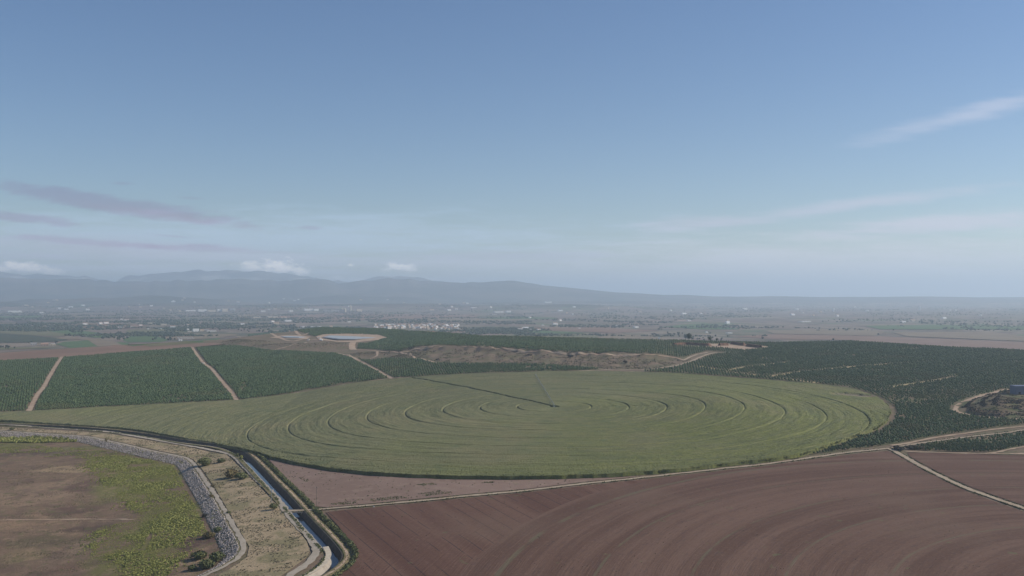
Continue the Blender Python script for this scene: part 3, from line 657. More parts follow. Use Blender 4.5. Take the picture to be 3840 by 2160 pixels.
# rocks of the riprap
def rock_var(seed):
    r = np.random.default_rng(seed); V = []
    for z, rr in ((-0.6, 0.75), (0.15, 1.0), (0.65, 0.55)):
        for i in range(4):
            t = math.pi/2*i + r.uniform(-.4, .4); k = rr * r.uniform(0.7, 1.2); V.append((math.cos(t)*k, math.sin(t)*k, z + r.uniform(-.15, .15)))
    Fq = [(l*4+i, l*4+(i+1)%4, (l+1)*4+(i+1)%4, (l+1)*4+i) for l in range(2) for i in range(4)] + [(8,9,10,11)]
    return np.array(V), np.array(Fq)
ROCKS = [rock_var(s) for s in range(7)]
cl = np.array(crest); n = 17000
i = RNG.integers(0, len(cl)-1, n); f = RNG.random((n,1)); q = cl[i]*(1-f) + cl[i+1]*f
T = cl[i+1]-cl[i]; T /= np.linalg.norm(T, axis=1)[:,None]; off = RNG.uniform(3.0, 12.0, n) + RNG.normal(0, .25, n)
q = q + np.stack([T[:,1], -T[:,0]], 1) * off[:,None]
tag(scatter('riprap', ROCKS, q[:,0], q[:,1], RNG.uniform(0.18, 0.55, n) + 0.35*(RNG.random(n) < 0.06), M['rock'], Z=height(q[:,0], q[:,1], False) + 0.2), 'grey boulders packed on the inner slope of the reservoir bank', 'rocks', kind='stuff')

# ------------------------------------------------------------------ canal
cz = CAMZ * 0 + height(np.array(canal)[:,0], np.array(canal)[:,1], False)
k = 25; cz = np.convolve(np.pad(cz, k, mode='edge'), np.ones(2*k+1)/(2*k+1), 'valid')
def crib(name, prof, mat, **kw): return ribbon(name, canal, prof, mat, zref=cz, **kw)
# offsets: - is the field side (left of travel), + is the road side
ch = empty('irrigation_canal', (canal[70][0], canal[70][1], float(cz[70])), 'long open irrigation canal with pale sloping lining curving past the gravel road', 'canal')
def reparent(o, p):
    o.parent = p; o.matrix_parent_inverse = __import__('mathutils').Matrix.Translation(p.location).inverted(); return o
reparent(crib('lining', [(4.9, 0.10), (4.2, 0.10), (1.6, -3.0), (-1.9, -3.0)], M['concrete']), ch)
reparent(crib('shade_tinted_wall', [(-1.9, -3.0), (-3.9, 1.05), (-4.4, 1.05)], M['shadewall']), ch)  # field-side wall of the canal, its shade carried by the material colour
reparent(crib('bank', [(-4.4, 1.0), (-5.2, 1.5), (-8.3, 1.35), (-11.5, 0.0), (-12.5, -0.35)], M['bank'], jitter=0.3), ch)
reparent(crib('verge', [(8.5, 0.05), (6.5, 0.15), (4.9, 0.09)], M['bank']), ch)
tag(crib('canal_water', [(1.95, -2.55), (-2.10, -2.55)], M['water']), kind='structure')
# outer white apron at the bend near the bottom
ai = [j for j, p in enumerate(canal) if 560 < p[1] < 640]
sp = np.array(canal)
bend = catmull(PL([(1222,2052),(1232,2075),(1230,2092),(1212,2118),(1180,2140),(1140,2162),(1080,2195)]), 3)
tag(ribbon('concrete_apron', bend, [(-1.6, 0.40), (1.7, 0.45)], M['apron']), 'pale new concrete apron strip along the canal bend', 'concrete apron')
# bank track on the field side
tag(crib('bank_track', [(-6.2, 1.48), (-7.6, 1.42)], M['redtrack'], jitter=0.2), kind='structure')

# bridge
ci = int(np.argmin(np.hypot(sp[:,0]-P(1112,1915)[0], sp[:,1]-P(1112,1915)[1])))
bx, by = sp[ci]; bz = float(cz[ci]); d0 = sp[ci+1]-sp[ci-1]; ang = math.atan2(d0[1], d0[0]) - math.pi/2
pa, pb = np.array(P(1061,1919)), np.array(P(1201,1911)); ang = math.atan2(pb[1]-pa[1], pb[0]-pa[0])
br = empty('canal_bridge', (bx, by, bz), 'low concrete farm bridge carrying the dirt road over the canal', 'bridge', rz=ang)
def part(name, mb, mat, parent): return link(name, mb.mesh(name), mat, parent)
part('deck', MB().box(-9.5, 7.5, -2.7, 2.7, -0.1, 0.52), M['road'], br)
for s in (-1, 1): part('kerb', MB().box(-9.0, 6.8, s*2.85-0.15, s*2.85+0.15, -0.4, 0.75), M['concrete'], br)
for s in (-1, 1): part('abutment', MB().box(s*4.0-0.5, s*4.0+0.5, -2.3, 2.3, -2.6, -0.16), M['concrete'], br)

# ------------------------------------------------------------------ maize field
maize_pts = [(-330,1561),(0,1551),(109,1548),(500,1527),(890,1507),(1100,1481),(1300,1446),(1450,1429),(1550,1420),(1700,1411),(1900,1403),(2080,1398),(2240,1397),(2400,1401),(2600,1410),(2800,1425),(3000,1441),(3150,1456),(3220,1470),(3290,1495),(3332,1527),(3342,1550),(3328,1582),(3290,1612),(3200,1645),(3080,1688),(3010,1712),(2900,1731),(2700,1752),(2538,1771),(2300,1789),(2100,1796),(1900,1799),(1700,1797),(1520,1791),(1383,1782),(1224,1764),(1110,1743),(1010,1720),(973,1706),(905,1690),(800,1668),(683,1650),(560,1626),(456,1612),(228,1597),(0,1582),(-330,1573)]
MZ = np.array(PL(maize_pts)); px_, py_ = PIV
ma = np.unwrap(np.arctan2(MZ[:,1]-py_, MZ[:,0]-px_)); mr = np.hypot(MZ[:,0]-px_, MZ[:,1]-py_)
def Rmax(th):
    """exact distance from the pivot to the outline"""
    out = np.full(th.shape, 0.0); c, s = np.cos(th), np.sin(th); n = len(MZ)
    for i in range(n):
        ax, ay = MZ[i]-PIV; bx_, by_ = MZ[(i+1)%n]-PIV; ex, ey = bx_-ax, by_-ay
        den = c*ey - s*ex; den = np.where(np.abs(den) < 1e-9, 1e-9, den)
        r = (ax*ey - ay*ex)/den; u = (ax*s - ay*c)/den
        ok = (r > 0) & (u >= -1e-6) & (u <= 1+1e-6); out = np.where(ok & (r > out), r, out)
    return out
NT = 2400; th = np.linspace(0, 2*math.pi, NT, endpoint=False); RM_ = Rmax(th) + 2*(fbm(th*60, th*0+3, 3)-0.5)
RING = [42.3*k for k in range(1, 9)]
rs = list(np.arange(3, 1000, 1.7))
for q in RING: rs = [r for r in rs if abs(r-q) > 1.4] + [q-1.35, q-0.8, q-0.25, q+0.25, q+0.8, q+1.35]
rs = np.array(sorted(rs)); TH, RR_ = np.meshgrid(th, rs, indexing='ij')
lim = RM_[:,None]; nxt = np.concatenate([rs[1:], [2000]])[None,:]
last = (RR_ < lim) & (nxt >= lim); rr = np.where(last, lim-0.25, np.minimum(RR_, lim))
X = px_ + rr*np.cos(TH); Y = py_ + rr*np.sin(TH)
rowph = fbm(rr/2.3, TH*rr*0.02+7, 2)
arcw = np.clip(rr*2*math.pi/NT/0.9, 0.03, 1)
H = 2.75 + arcw*(0.8*(fbm(rr/1.9, TH*30+3, 3)-0.5) + 0.35*(RNG.random(X.shape)-0.5)) + 0.7*(fbm(X/30, Y/30, 2)-0.5)
trk = np.zeros(X.shape, bool)
ex, ey = P(1545, 1422); trk |= seg_dist([PIV, (ex, ey)], X, Y) < 2.3
trk |= rr < 6
ringd = np.ones(X.shape)
H = H + 1.0*(fbm(rr/7+20, TH*2.5, 3)-0.5)*smooth(15, 60, rr) + 0.5*(fbm(rr/2.8+9, TH*6, 2)-0.5)*smooth(15, 60, rr)
H = np.where(trk, 0.25, H)
for q in RING:
    dk = np.clip(0.85 + 0.8*(fbm(TH*11+q, TH*0+1, 4)-0.5), 0.3, 1.1)
    g_ = np.exp(-((rr-q)/0.95)**2); tip = np.abs(np.cos(TH))**6
    H = H*(1-(0.24+0.26*tip)*dk*g_)
lod = smooth(17, 9, seg_dist([P(3160,1484), P(3235,1490)], X, Y) + 10*(fbm(X/9, Y/9, 3)-0.5)); H = H*(1-0.85*lod)
H = np.where(RR_ >= lim, 0.0, H)
Z = height(X, Y, False) + H
n1, n2 = X.shape; I = np.arange(n1*n2).reshape(n1, n2); Jn = np.roll(I, -1, axis=0)
ok = (RR_[:, :-1] < lim) | (np.roll(RR_, -1, 0)[:, :-1] < np.roll(lim, -1, 0))
Fq = np.stack([I[:,:-1], I[:,1:], Jn[:,1:], Jn[:,:-1]], -1)[ok]
used, inv = np.unique(Fq, return_inverse=True); Fq = inv.reshape(-1, 4)
V = np.stack([X, Y, Z], -1).reshape(-1, 3)[used]
rn = np.clip(0.5*fbm(rr/3.0, TH*14, 3)*smooth(20, 70, rr) + 0.25*(1-smooth(20, 70, rr)) + 0.5*RNG.random(X.shape), 0, 1)
far_ = (fbm(X/90+4, Y/90, 3)-0.5)*0.8
ripe = np.clip(smooth(-80, 300, X - 0.5*(Y-1100)) + far_, 0, 1)
me = mesh_np('maize_crop', V, Fq, False, {'rnd': rn.ravel()[used], 'ripe': ripe.ravel()[used], 'bare': lod.ravel()[used]})
tag(link('maize_crop', me, M['maize']), 'tall olive green maize standing in the round irrigated field', 'maize', kind='stuff')
# ragged plants along the near edge of the crop
stalk = [leaf_cloud(7, 0.5, 0.5, 1.3, 0.42, 1.5, 0.2, s, 0) for s in range(5)]
tt = RNG.uniform(0, 2*math.pi, 26000); ro = Rmax(tt); w = RNG.random(len(tt))**2*22; qx = px_+(ro-w-0.2)*np.cos(tt); qy = py_+(ro-w-0.2)*np.sin(tt)
kp = (qy < 1150) & (ro > 30); tag(scatter('maize_edge', stalk, qx[kp], qy[kp], RNG.uniform(0.75, 1.15, kp.sum()), M['stalk'], Z=height(qx[kp], qy[kp], False)+0.2), 'ragged outer maize plants along the near rim of the round field', 'maize', kind='stuff')

# ------------------------------------------------------------------ centre pivot irrigation machine
fx, fy = P(2000, 1402); aang = math.atan2(fy-py_, fx-px_); pz = float(height(np.array([px_]), np.array([py_]), False)[0])
pm = empty('pivot_irrigator', (px_, py_, pz), 'long silvery centre pivot irrigation arm on wheeled towers crossing the maize', 'irrigation machine', rz=aang)
m_ = MB()
for sx in (-1, 1):
    for sy in (-1, 1): m_.bar((sx*1.6, sy*1.6, 0), (sx*0.35, sy*0.35, 4.4), 0.09)
for z in (1.2, 2.6): 
    q = 1.6 - 1.25*z/4.4
    for a, b in (((-q,-q),(q,-q)),((q,-q),(q,q)),((q,q),(-q,q)),((-q,q),(-q,-q))): m_.bar((*a, z), (*b, z), 0.05)
part('pivot_tower', m_, M['steel'], pm)
part('control_box', MB().box(-0.5, 0.1, -0.3, 0.3, 1.3, 2.3), M['whitepaint'], pm)
def gz(r): 
    x, y = px_ + r*math.cos(aang), py_ + r*math.sin(aang); return float(height(np.array([x]), np.array([y]), False)[0]) - pz
for i in range(8):
    r0, r1 = 42.3*i, 42.3*(i+1) if i < 7 else 42.3*7+30
    z0, z1 = gz(r0)+4.3, gz(r1)+4.3; s = MB(); n = 6; prev = None
    for j in range(n+1):
        f = j/n; x = r0+(r1-r0)*f; z = z0+(z1-z0)*f + 0.9*math.sin(math.pi*f)
        if prev:
            s.bar(prev, (x, 0, z), 0.12, n=6)
            for sy in (-1, 1):
                s.bar((prev[0], sy*(0.9 if 0 < j-1 else 0.1), prev[2]-1.1*(1 if 0 < j-1 else 0)), (x, sy*(0.9 if j < n else 0.1), z-1.1*(1 if j < n else 0)), 0.05, n=4)
        if 0 < j < n:
            for sy in (-1, 1): s.bar((x, 0, z), (x, sy*0.9, z-1.1), 0.04, n=4)
            s.bar((x, -0.9, z-1.1), (x, 0.9, z-1.1), 0.04, n=4)
        prev = (x, 0, z)
    sp_ = part('span', s, M['steel'], pm)
    for j in range(1, 14):
        f = j/14; x = r0+(r1-r0)*f; z = z0+(z1-z0)*f + 0.9*math.sin(math.pi*f); part('drop_pipe', MB().bar((x, 0, z), (x, 0, z-1.6), 0.035, n=4), M['steel'], sp_)
    if i == 7: continue
    g = z1 - 4.3; t = MB()
    for sy in (-1, 1):
        t.bar((r1, sy*0.2, z1), (r1, sy*2.1, g+0.7), 0.08, n=5)
    t.bar((r1, -2.3, g+0.7), (r1, 2.3, g+0.7), 0.09, n=5); t.bar((r1, -1.2, g+2.4), (r1, 1.2, g+2.4), 0.05, n=4)
    tw = part('drive_tower', t, M['steel'], pm)
    for sy in (-1, 1): part('wheel', MB().bar((r1-0.18, sy*2.1, g+0.65), (r1+0.18, sy*2.1, g+0.65), 0.65, n=14), M['tyre'], tw)

# ------------------------------------------------------------------ orchard trees
def far_from_roads(X, Y, extra=1.5):
    ok = np.ones(len(X), bool)
    for pl, w in road_lines:
        A = np.array(pl); bb = (X > A[:,0].min()-10) & (X < A[:,0].max()+10) & (Y > A[:,1].min()-10) & (Y < A[:,1].max()+10)
        if bb.any():
            s = np.ones(len(X), bool); d = seg_dist(pl[::2] + [pl[-1]], X[bb], Y[bb]); s[bb] = d > w/2 + extra; ok &= s
    return ok
def grid_in(poly, dx, dy, ang):
    A = np.array(poly); c, s = math.cos(ang), math.sin(ang); Rm = np.array([[c, s], [-s, c]]); B = A @ Rm.T
    x0, y0 = B.min(0); x1, y1 = B.max(0); gx, gy = np.meshgrid(np.arange(x0, x1, dx), np.arange(y0, y1, dy))
    Q = np.stack([gx.ravel(), gy.ravel()], 1) @ Rm; ok = inside(poly, Q[:,0], Q[:,1]); return Q[ok]
QUARRY = PL([(2500,1293),(2620,1290),(2740,1289),(2830,1293),(2900,1303),(2860,1308),(2790,1314),(2760,1312),(2700,1305),(2560,1298)])
MOUND = offset(MOP, 8.0)
if inside(MOP, *[[v] for v in MOUND[6]])[0]: MOUND = offset(MOP, -8.0)
alltrees = []
for k_, (dx, dy, ang) in {'a': (3.5, 3.2, 0.45), 'b': (3.5, 3.3, 0.12), 'c': (3.6, 3.4, 0.12), 'd': (3.9, 4.0, 0.12), 'e': (4.4, 4.2, -0.16), 'f': (3.0, 3.6, -0.06)}.items():
    if k_ == 'e':
        Q = grid_in(ORP['e'], 3.1, 3.5, -0.10); near = (Q[:,1] < 1150) & (Q[:,0] > 200)
        Q2 = grid_in(ORP['e'], 4.2, 4.0, -0.16); Q = np.concatenate([Q[near], Q2[~((Q2[:,1] < 1150) & (Q2[:,0] > 200))]])
        Q = Q[~inside(QUARRY, Q[:,0], Q[:,1]) & ~inside(MOUND, Q[:,0], Q[:,1])]
    else: Q = grid_in(ORP[k_], dx, dy, ang)
    t = Q[:,0]/Q[:,1]; Q = Q[(t > -0.58) & (t < 0.58)]
    Q = Q[far_from_roads(Q[:,0], Q[:,1])]
    gap = fbm(Q[:,0]/30+11, Q[:,1]/70, 4); Q = Q[(RNG.random(len(Q)) > 0.04) & ((gap < 0.66) | (RNG.random(len(Q)) < 0.45))]
    alltrees.append((k_, Q + RNG.normal(0, 0.5, Q.shape)))
print('orchard trees', {k: len(q) for k, q in alltrees})
OT = np.concatenate([q for _, q in alltrees]); OK_ = np.concatenate([[k]*len(q) for k, q in alltrees])
vis = np.abs(OT[:,0]/OT[:,1]) < 0.518
rank = np.argsort(np.where(vis, OT[:,1], 9e9)); ind = rank[:300]; rest = np.ones(len(OT), bool); rest[ind] = False
LOW = [leaf_cloud(7, 1.0, 1.0, 1.15, 0.5, 1.35, 0.6, s, 0.85) for s in range(5)]
O_ = OT[rest]; lod = O_[:,1] > 1350
sc = RNG.uniform(0.75, 1.5, len(O_)); sc[lod] *= 1.2
tag(scatter('orchard_rows', LOW, O_[:,0], O_[:,1], sc, M['orchard']), 'dark green rows of small fruit trees covering the plateau orchards', 'orchard', kind='stuff')
HI = []
for s in range(5):
    V, Fq = leaf_cloud(70, 1.0, 1.0, 1.15, 0.34, 1.5, 0.55, 40+s, 0.7); HI.append(mesh_np('crown', V, Fq, False, {'rnd': np.full(len(V), 0.2*s+0.1)})); HI[-1].materials.append(M['orchard'])
TK = MB().bar((0, 0, -0.2), (0.05, 0, 1.2), 0.12, 0.08, 6).bar((0.03, 0, 0.7), (0.5, 0.2, 1.5), 0.06, 0.03, 5).bar((0.03, 0, 0.8), (-0.45, -0.1, 1.6), 0.06, 0.03, 5).mesh('trunk'); TK.materials.append(M['bark'])
OZ = height(OT[ind,0], OT[ind,1])
for j, i_ in enumerate(ind):
    x, y = OT[i_]
    if OK_[i_] == 'f': lab, gr = 'small green fruit tree in the orchard block below the orchard road', 'fruit trees below the orchard road'
    else: lab, gr = 'small green fruit tree in the rows between maize rim and farm road', 'fruit trees beside the maize rim'
    e = empty('fruit_tree', (x, y, float(OZ[j])), lab, 'tree', gr, RNG.uniform(0, 6.28)); s = RNG.uniform(0.95, 1.3); e.scale = (s, s, s)
    for me_, nm in ((HI[j % 5], 'crown'), (TK, 'trunk')):
        c = bpy.data.objects.new(nm, me_); COL.objects.link(c); c.parent = e

# ------------------------------------------------------------------ basin vegetation, bank scrub, hedges
REED = [leaf_cloud(12, 0.8, 0.8, 0.55, 0.38, 0.45, 0.3, s, 0.5) for s in range(6)]
def rand_in(poly, n):
    A = np.array(poly); out = []
    x0, y0 = A.min(0); x1, y1 = A.max(0); got = 0
    while got < n:
        q = np.column_stack([RNG.uniform(x0, x1, n), RNG.uniform(y0, y1, n)]); q = q[inside(poly, q[:,0], q[:,1])]; out.append(q); got += len(q)
        if len(q) == 0: break
    return np.concatenate(out)[:n]
reedpoly = PL([(325,1712),(430,1708),(560,1722),(655,1738),(672,1775),(700,1830),(735,1885),(790,1960),(806,2000),(760,2012),(700,2006),(690,2050),(705,2090),(660,2100),(640,2150),(600,2220),(420,2220),(500,2150),(440,2115),(345,2090),(330,2020),(380,1975),(520,1955),(520,1925),(460,1885),(430,1845),(385,1815),(355,1775),(322,1745)])
q = rand_in(reedpoly, 30000); g = fbm(q[:,0]/11+2, q[:,1]/14, 5) + RNG.normal(0, 0.045, len(q)) + 0.12*smooth(-300, -170, q[:,0]); q = q[g > 0.37]; dfoot = seg_dist(foot, q[:,0], q[:,1]); q = q[dfoot > 3.5]
q = q + RNG.normal(0, 5.0, q.shape) * (RNG.random((len(q), 1)) < 0.6); q = q[seg_dist(foot, q[:,0], q[:,1]) > 3.0]; q = q[inside(BASIN, q[:,0], q[:,1])]
gapp = PL([(560,2000),(575,2005),(545,2070),(530,2065)]); q = q[~inside(gapp, q[:,0], q[:,1])]
g2 = fbm(q[:,0]/22+9, q[:,1]/22, 3)
tag(scatter('marsh_plants', REED, q[:,0], q[:,1], 0.35 + 1.3*np.clip(g2-0.3, 0, 0.6)*RNG.uniform(0.4, 1.8, len(q)), M['reed']), 'yellow green marsh plants spreading over the dry reservoir floor', 'marsh plants', kind='stuff')
q = rand_in(PL([(-330,1640),(0,1645),(120,1640),(250,1646),(290,1656),(150,1662),(0,1660),(-330,1660)]), 2600)
tag(scatter('reed_bed', REED, q[:,0], q[:,1], RNG.uniform(1.0, 1.9, len(q)), M['reed'], sz=np.full(len(q), 1.5)), 'band of tall olive reeds below the bank at the far left', 'reeds', kind='stuff')
q = rand_in(PL([(-330,1668),(0,1662),(250,1680),(450,1690),(640,1720),(600,1735),(300,1720),(0,1706),(-330,1700)]), 9000); g = fbm(q[:,0]/20, q[:,1]/12+5, 4) + RNG.normal(0, 0.05, len(q)); q = q[g > 0.5]
tag(scatter('basin_grass', REED, q[:,0], q[:,1], RNG.uniform(0.3, 0.8, len(q)), M['reed']), 'low green growth in patches on the basin floor', 'grass', kind='stuff')
q = rand_in(PL([(-330,1760),(320,1740),(420,1870),(430,1960),(330,2000),(330,2150),(400,2260),(-330,2260)]), 16000); g = fbm(q[:,0]/14+8, q[:,1]/9+1, 4); q = q[g > 0.54]
tag(scatter('basin_weeds', REED, q[:,0], q[:,1], RNG.uniform(0.2, 0.5, len(q)), M['scrub']), 'sparse brown and olive weeds on the bare basin floor', 'weeds', kind='stuff')
# dry tufts between canal road and crest path
TUFT = [leaf_cloud(6, 0.5, 0.5, 0.35, 0.28, 0.25, 0.3, s, 0.45) for s in range(5)]
q = rand_in(strip, 13000); g = fbm(q[:,0]/9, q[:,1]/9+3, 4); q = q[(g + RNG.normal(0, 0.05, len(g)) > 0.52)]; q = q[far_from_roads(q[:,0], q[:,1], 0.6)]
tag(scatter('dry_tufts', TUFT, q[:,0], q[:,1], RNG.uniform(0.3, 1.2, len(q))**1.3, M['scrub']), 'dry tufts and low scrub on the bank between path and canal road', 'scrub', kind='stuff')
# verges of the canal
HEDGE = [leaf_cloud(14, 0.9, 0.9, 0.7, 0.4, 0.6, 0.4, s, 0.7) for s in range(5)]
ca = np.array(canal); ca_s = np.concatenate([[0], np.cumsum(np.hypot(*np.diff(ca, axis=0).T))])
def along(n, lo, hi, o0, o1, x0=None, x1=None):
    i = RNG.integers(1, len(ca)-1, n); T = ca[i+1 if False else i]-ca[i-1]; T = T/np.linalg.norm(T, axis=1)[:,None]
    f = RNG.random((n,1)); p_ = ca[i-1]*(1-f)+ca[i]*f; o = RNG.uniform(o0, o1, n)
    p_ = p_ + np.stack([T[:,1], -T[:,0]], 1)*o[:,None]; k_ = (p_[:,1] > lo) & (p_[:,1] < hi) & (np.hypot(p_[:,0]-bx, p_[:,1]-by) > 6); return p_[k_]
q = along(3600, 480, 1400, 5.2, 7.0); g = fbm(q[:,0]/6, q[:,1]/6, 3); q = q[g > 0.42]
tag(scatter('canal_verge', HEDGE, q[:,0], q[:,1], RNG.uniform(0.35, 0.85, len(q)), M['hedge'], Z=height(q[:,0], q[:,1], False)), 'low green weeds along the verge between gravel road and canal', 'weeds', kind='stuff')
q = along(3800, 480, 1400, -13.0, -10.6)
tag(scatter('canal_hedge', HEDGE, q[:,0], q[:,1], RNG.uniform(0.7, 1.5, len(q)), M['hedge'], Z=height(q[:,0], q[:,1], False)), 'ragged green hedge growing along the field side of the canal', 'hedge', kind='stuff')
q = along(2500, 480, 1400, -9.8, -5.0); g = fbm(q[:,0]/4, q[:,1]/4, 3); q = q[g > 0.5]
tag(scatter('bank_grass', TUFT, q[:,0], q[:,1], RNG.uniform(0.4, 0.9, len(q)), M['hedge'], Z=height(q[:,0], q[:,1], False)+1.3), 'grass tufts on the raised canal bank', 'grass', kind='stuff')
# weeds on the farm road verges
q = np.concatenate([rand_in(PL(p_), n_) for p_, n_ in (([(1560,1818),(1620,1812),(1640,1818),(1590,1822)], 70), ([(1560,1852),(1640,1840),(1700,1848),(1600,1862)], 160), ([(1380,1872),(1500,1862),(1540,1868),(1400,1882)], 140), ([(1240,1890),(1330,1880),(1350,1888),(1260,1896)], 90), ([(1120,1790),(1160,1800),(1150,1812)], 30), ([(1800,1812),(1850,1806),(1850,1812)], 40))])
q = np.concatenate([q, rand_in(PL([(1010,1724),(1110,1747),(1383,1786),(1700,1799),(2300,1795),(2236,1803),(1700,1857),(1230,1900),(1165,1895),(1000,1715)]), 260)])
tag(scatter('field_weeds', TUFT, q[:,0], q[:,1], RNG.uniform(0.5, 1.3, len(q)), M['hedge']), 'patches of green weeds on the pinkish bare field', 'weeds', kind='stuff')
q = rand_in(PL([(1240,1930),(1700,1880),(2300,1820),(3100,1722),(3330,1700),(3700,1890),(3800,2160),(1300,2160)]), 2600); g = fbm(q[:,0]/25, q[:,1]/25, 3) + RNG.normal(0, .06, len(q)); q = q[g > 0.58]
tag(scatter('furrow_weeds', TUFT, q[:,0], q[:,1], RNG.uniform(0.3, 0.8, len(q)), M['scrub']), 'small weeds dotted over the ploughed brown field', 'weeds', kind='stuff')
vs = []
for pl, w in (road_lines[2], road_lines[3], road_lines[4]):
    a = np.array(pl); i = RNG.integers(0, len(a)-1, 1500); f = RNG.random((1500,1)); p_ = a[i]*(1-f)+a[i+1]*f; T = a[i+1]-a[i]; T /= np.linalg.norm(T, axis=1)[:,None]
    vs.append(p_ + np.stack([T[:,1], -T[:,0]], 1)*(RNG.choice([-1, 1], 1500)*(w/2+RNG.uniform(0.2, 1.4, 1500)))[:,None])
q = np.concatenate(vs); g = fbm(q[:,0]/7, q[:,1]/7+2, 3); q = q[g > 0.5]
tag(scatter('road_verge', TUFT, q[:,0], q[:,1], RNG.uniform(0.7, 1.6, len(q)), M['hedge']), 'weeds along the edges of the farm road', 'weeds', kind='stuff')
# scarp, mounds
q = rand_in(PL(SF) + PL(SB)[::-1], 6500); g = fbm(q[:,0]/20, q[:,1]/30+3, 4); q = q[g > 0.46]; q = q[far_from_roads(q[:,0], q[:,1], 1)]
tag(scatter('scarp_scrub', TUFT, q[:,0], q[:,1], RNG.uniform(0.8, 3.0, len(q)), M['scrub']), 'dry scrub covering the eroded slope behind the maize', 'scrub', kind='stuff')
qs = []
for (mx, my, rx, ry, h) in MOUNDS:
    qs.append(np.column_stack([RNG.normal(mx, rx*0.55, 650), RNG.normal(my, ry*0.55, 650)]))
q = np.concatenate(qs); ok = far_from_roads(q[:,0], q[:,1], 2)
for v in ORP.values(): ok &= ~inside(v, q[:,0], q[:,1])
tag(scatter('mound_scrub', TUFT, q[ok,0], q[ok,1], RNG.uniform(0.9, 2.8, ok.sum()), M['scrub']), 'brown scrub on the low mounds in front of the ponds', 'scrub', kind='stuff')
q = rand_in(MOP, 26000); q = q[q[:,0]/q[:,1] < 0.56]; dd = seg_dist(MOP, q[:,0], q[:,1]); ok = far_from_roads(q[:,0], q[:,1], 1); g = fbm(q[:,0]/12, q[:,1]/12, 3)
band = ((dd > 4) & (dd < 13)) | ((dd > 18) & (dd < 28)) | ((dd > 32) & (dd < 43))
k1 = ok & band & (g > 0.38); k2 = ok & ~band & (g > 0.5)
tag(scatter('mound_bramble', TUFT, q[k1,0], q[k1,1], RNG.uniform(0.9, 2.4, k1.sum()), M['darkscrub']), 'dark dead scrub on the steep faces of the terraced mound', 'scrub', kind='stuff')
tag(scatter('terrace_scrub', TUFT, q[k2,0], q[k2,1], RNG.uniform(0.7, 1.6, k2.sum()), M['scrub']), 'brown scrub on the terraces of the mound at the right edge', 'scrub', kind='stuff')

# ------------------------------------------------------------------ single bushes
def bush(x, y, w, h, mat, label, name='bush', cat='bush', n=420, trunk=True, seed=1, group=None, sq=1.0):
    X0, Y0 = P(x, y); z = float(height(np.array([X0]), np.array([Y0]))[0]); ppm = F / Y0; rx = w/ppm/2; rz = h/ppm/2
    e = empty(name, (X0, Y0, z), label, cat, group, seed*1.3)
    V, Fq = leaf_cloud(n, rx, rx*sq, rz*0.95, max(0.16, 0.13*rx+0.1), rz*1.05, 0.45, seed, 0.62)
    link('crown', mesh_np('crown', V, Fq, False, {'rnd': np.repeat(np.random.default_rng(seed).random(len(V)//4+1), 4)[:len(V)]}), M[mat], e)
    t = MB().bar((0,0,-0.4), (0.1,0.05,rz*0.9), 0.07*rx+0.06, 0.04*rx+0.03)
    for k_ in range(4): t.bar((0.05,0,rz*0.35), (math.cos(k_*1.6)*rx*0.6, math.sin(k_*1.6)*rx*0.6, rz*1.2), 0.05*rx+0.02, 0.02)
    part('stem' if h < 40 else 'trunk', t, M['bark'], e)
    return e
bush(768,1747,50,34,'hedge','round dark green bush on the bank beside the corner of the crest path',seed=3,n=700)
bush(868,1793,52,34,'rust','rusty brown bush with a dark shadow on the bank left of the gravel road',seed=5,n=600)
bush(905,1797,50,26,'bush','olive bush beside the rusty brown one on the bank',seed=6,n=500)
bush(828,1735,34,16,'bush','low olive bush right of the round dark green bush',seed=7)
bush(398,1661,10,22,'rust','slim upright shrub standing alone on the crest path at upper left',seed=8,n=220)
bush(766,1940,22,14,'darkscrub','small dark shrub at the foot of the rock slope',seed=9,n=260)
bush(783,2018,44,24,'rust','reddish green bush at the rock foot beside the burnt patch',seed=10)
bush(815,1998,30,24,'hedge','green bush growing among the lowest rocks above the burnt patch',seed=11)
bush(745,2098,60,32,'bush','large green bush left of the sharp bend in the crest path',seed=12,n=500)
bush(810,2105,60,36,'bush','broad olive bush between the rocks and the lower bend of the path',seed=13,n=500)
bush(775,2132,66,34,'hedge','broad dark green bush at the bottom beside the crest path',seed=14,n=520)
bush(720,2140,36,22,'bush','pale green bush lowest of the group near the bottom edge',seed=15)
bush(858,1925,20,9,'hedge','tiny green bush on the right edge of the crest path',seed=16,n=180)
bush(797,1826,17,10,'rust','small reddish shrub between rocks and crest path, the upper one',seed=17,n=160)
bush(792,1866,20,14,'rust','reddish brown shrub overhanging the rock slope, the lower one',seed=18,n=160)
bush(1026,1912,34,28,'hedge','green bush at the foot of the power pole',seed=19,n=300)
bush(45,1612,22,9,'hedge','green bush on the verge at the far left edge',seed=20,n=200)
bush(905,1722,16,16,'reed','yellow green shrub between the road bend and the canal',seed=21,n=200)
bush(890,1712,14,14,'hedge','slim green shrub on the canal verge at the road bend',seed=22,n=200)
bush(3370,1688,60,14,'darkscrub','low dark bramble patch at the road junction below the orchard',seed=23,n=500,name='bramble',cat='bramble',sq=0.5)
bush(3430,1684,70,14,'scrub','brown bramble patch right of the road junction',seed=24,n=400,name='bramble',cat='bramble',sq=0.4)
for j, (x, y) in enumerate([(3643,1560),(3667,1563),(3740,1570),(3775,1572),(3805,1574)]):
    bush(x, y, 9, 9, 'orchard', 'small tree in the row along the lower side of the mound road', 'roadside_tree', 'tree', 90, seed=50+j, group='trees along the mound road')
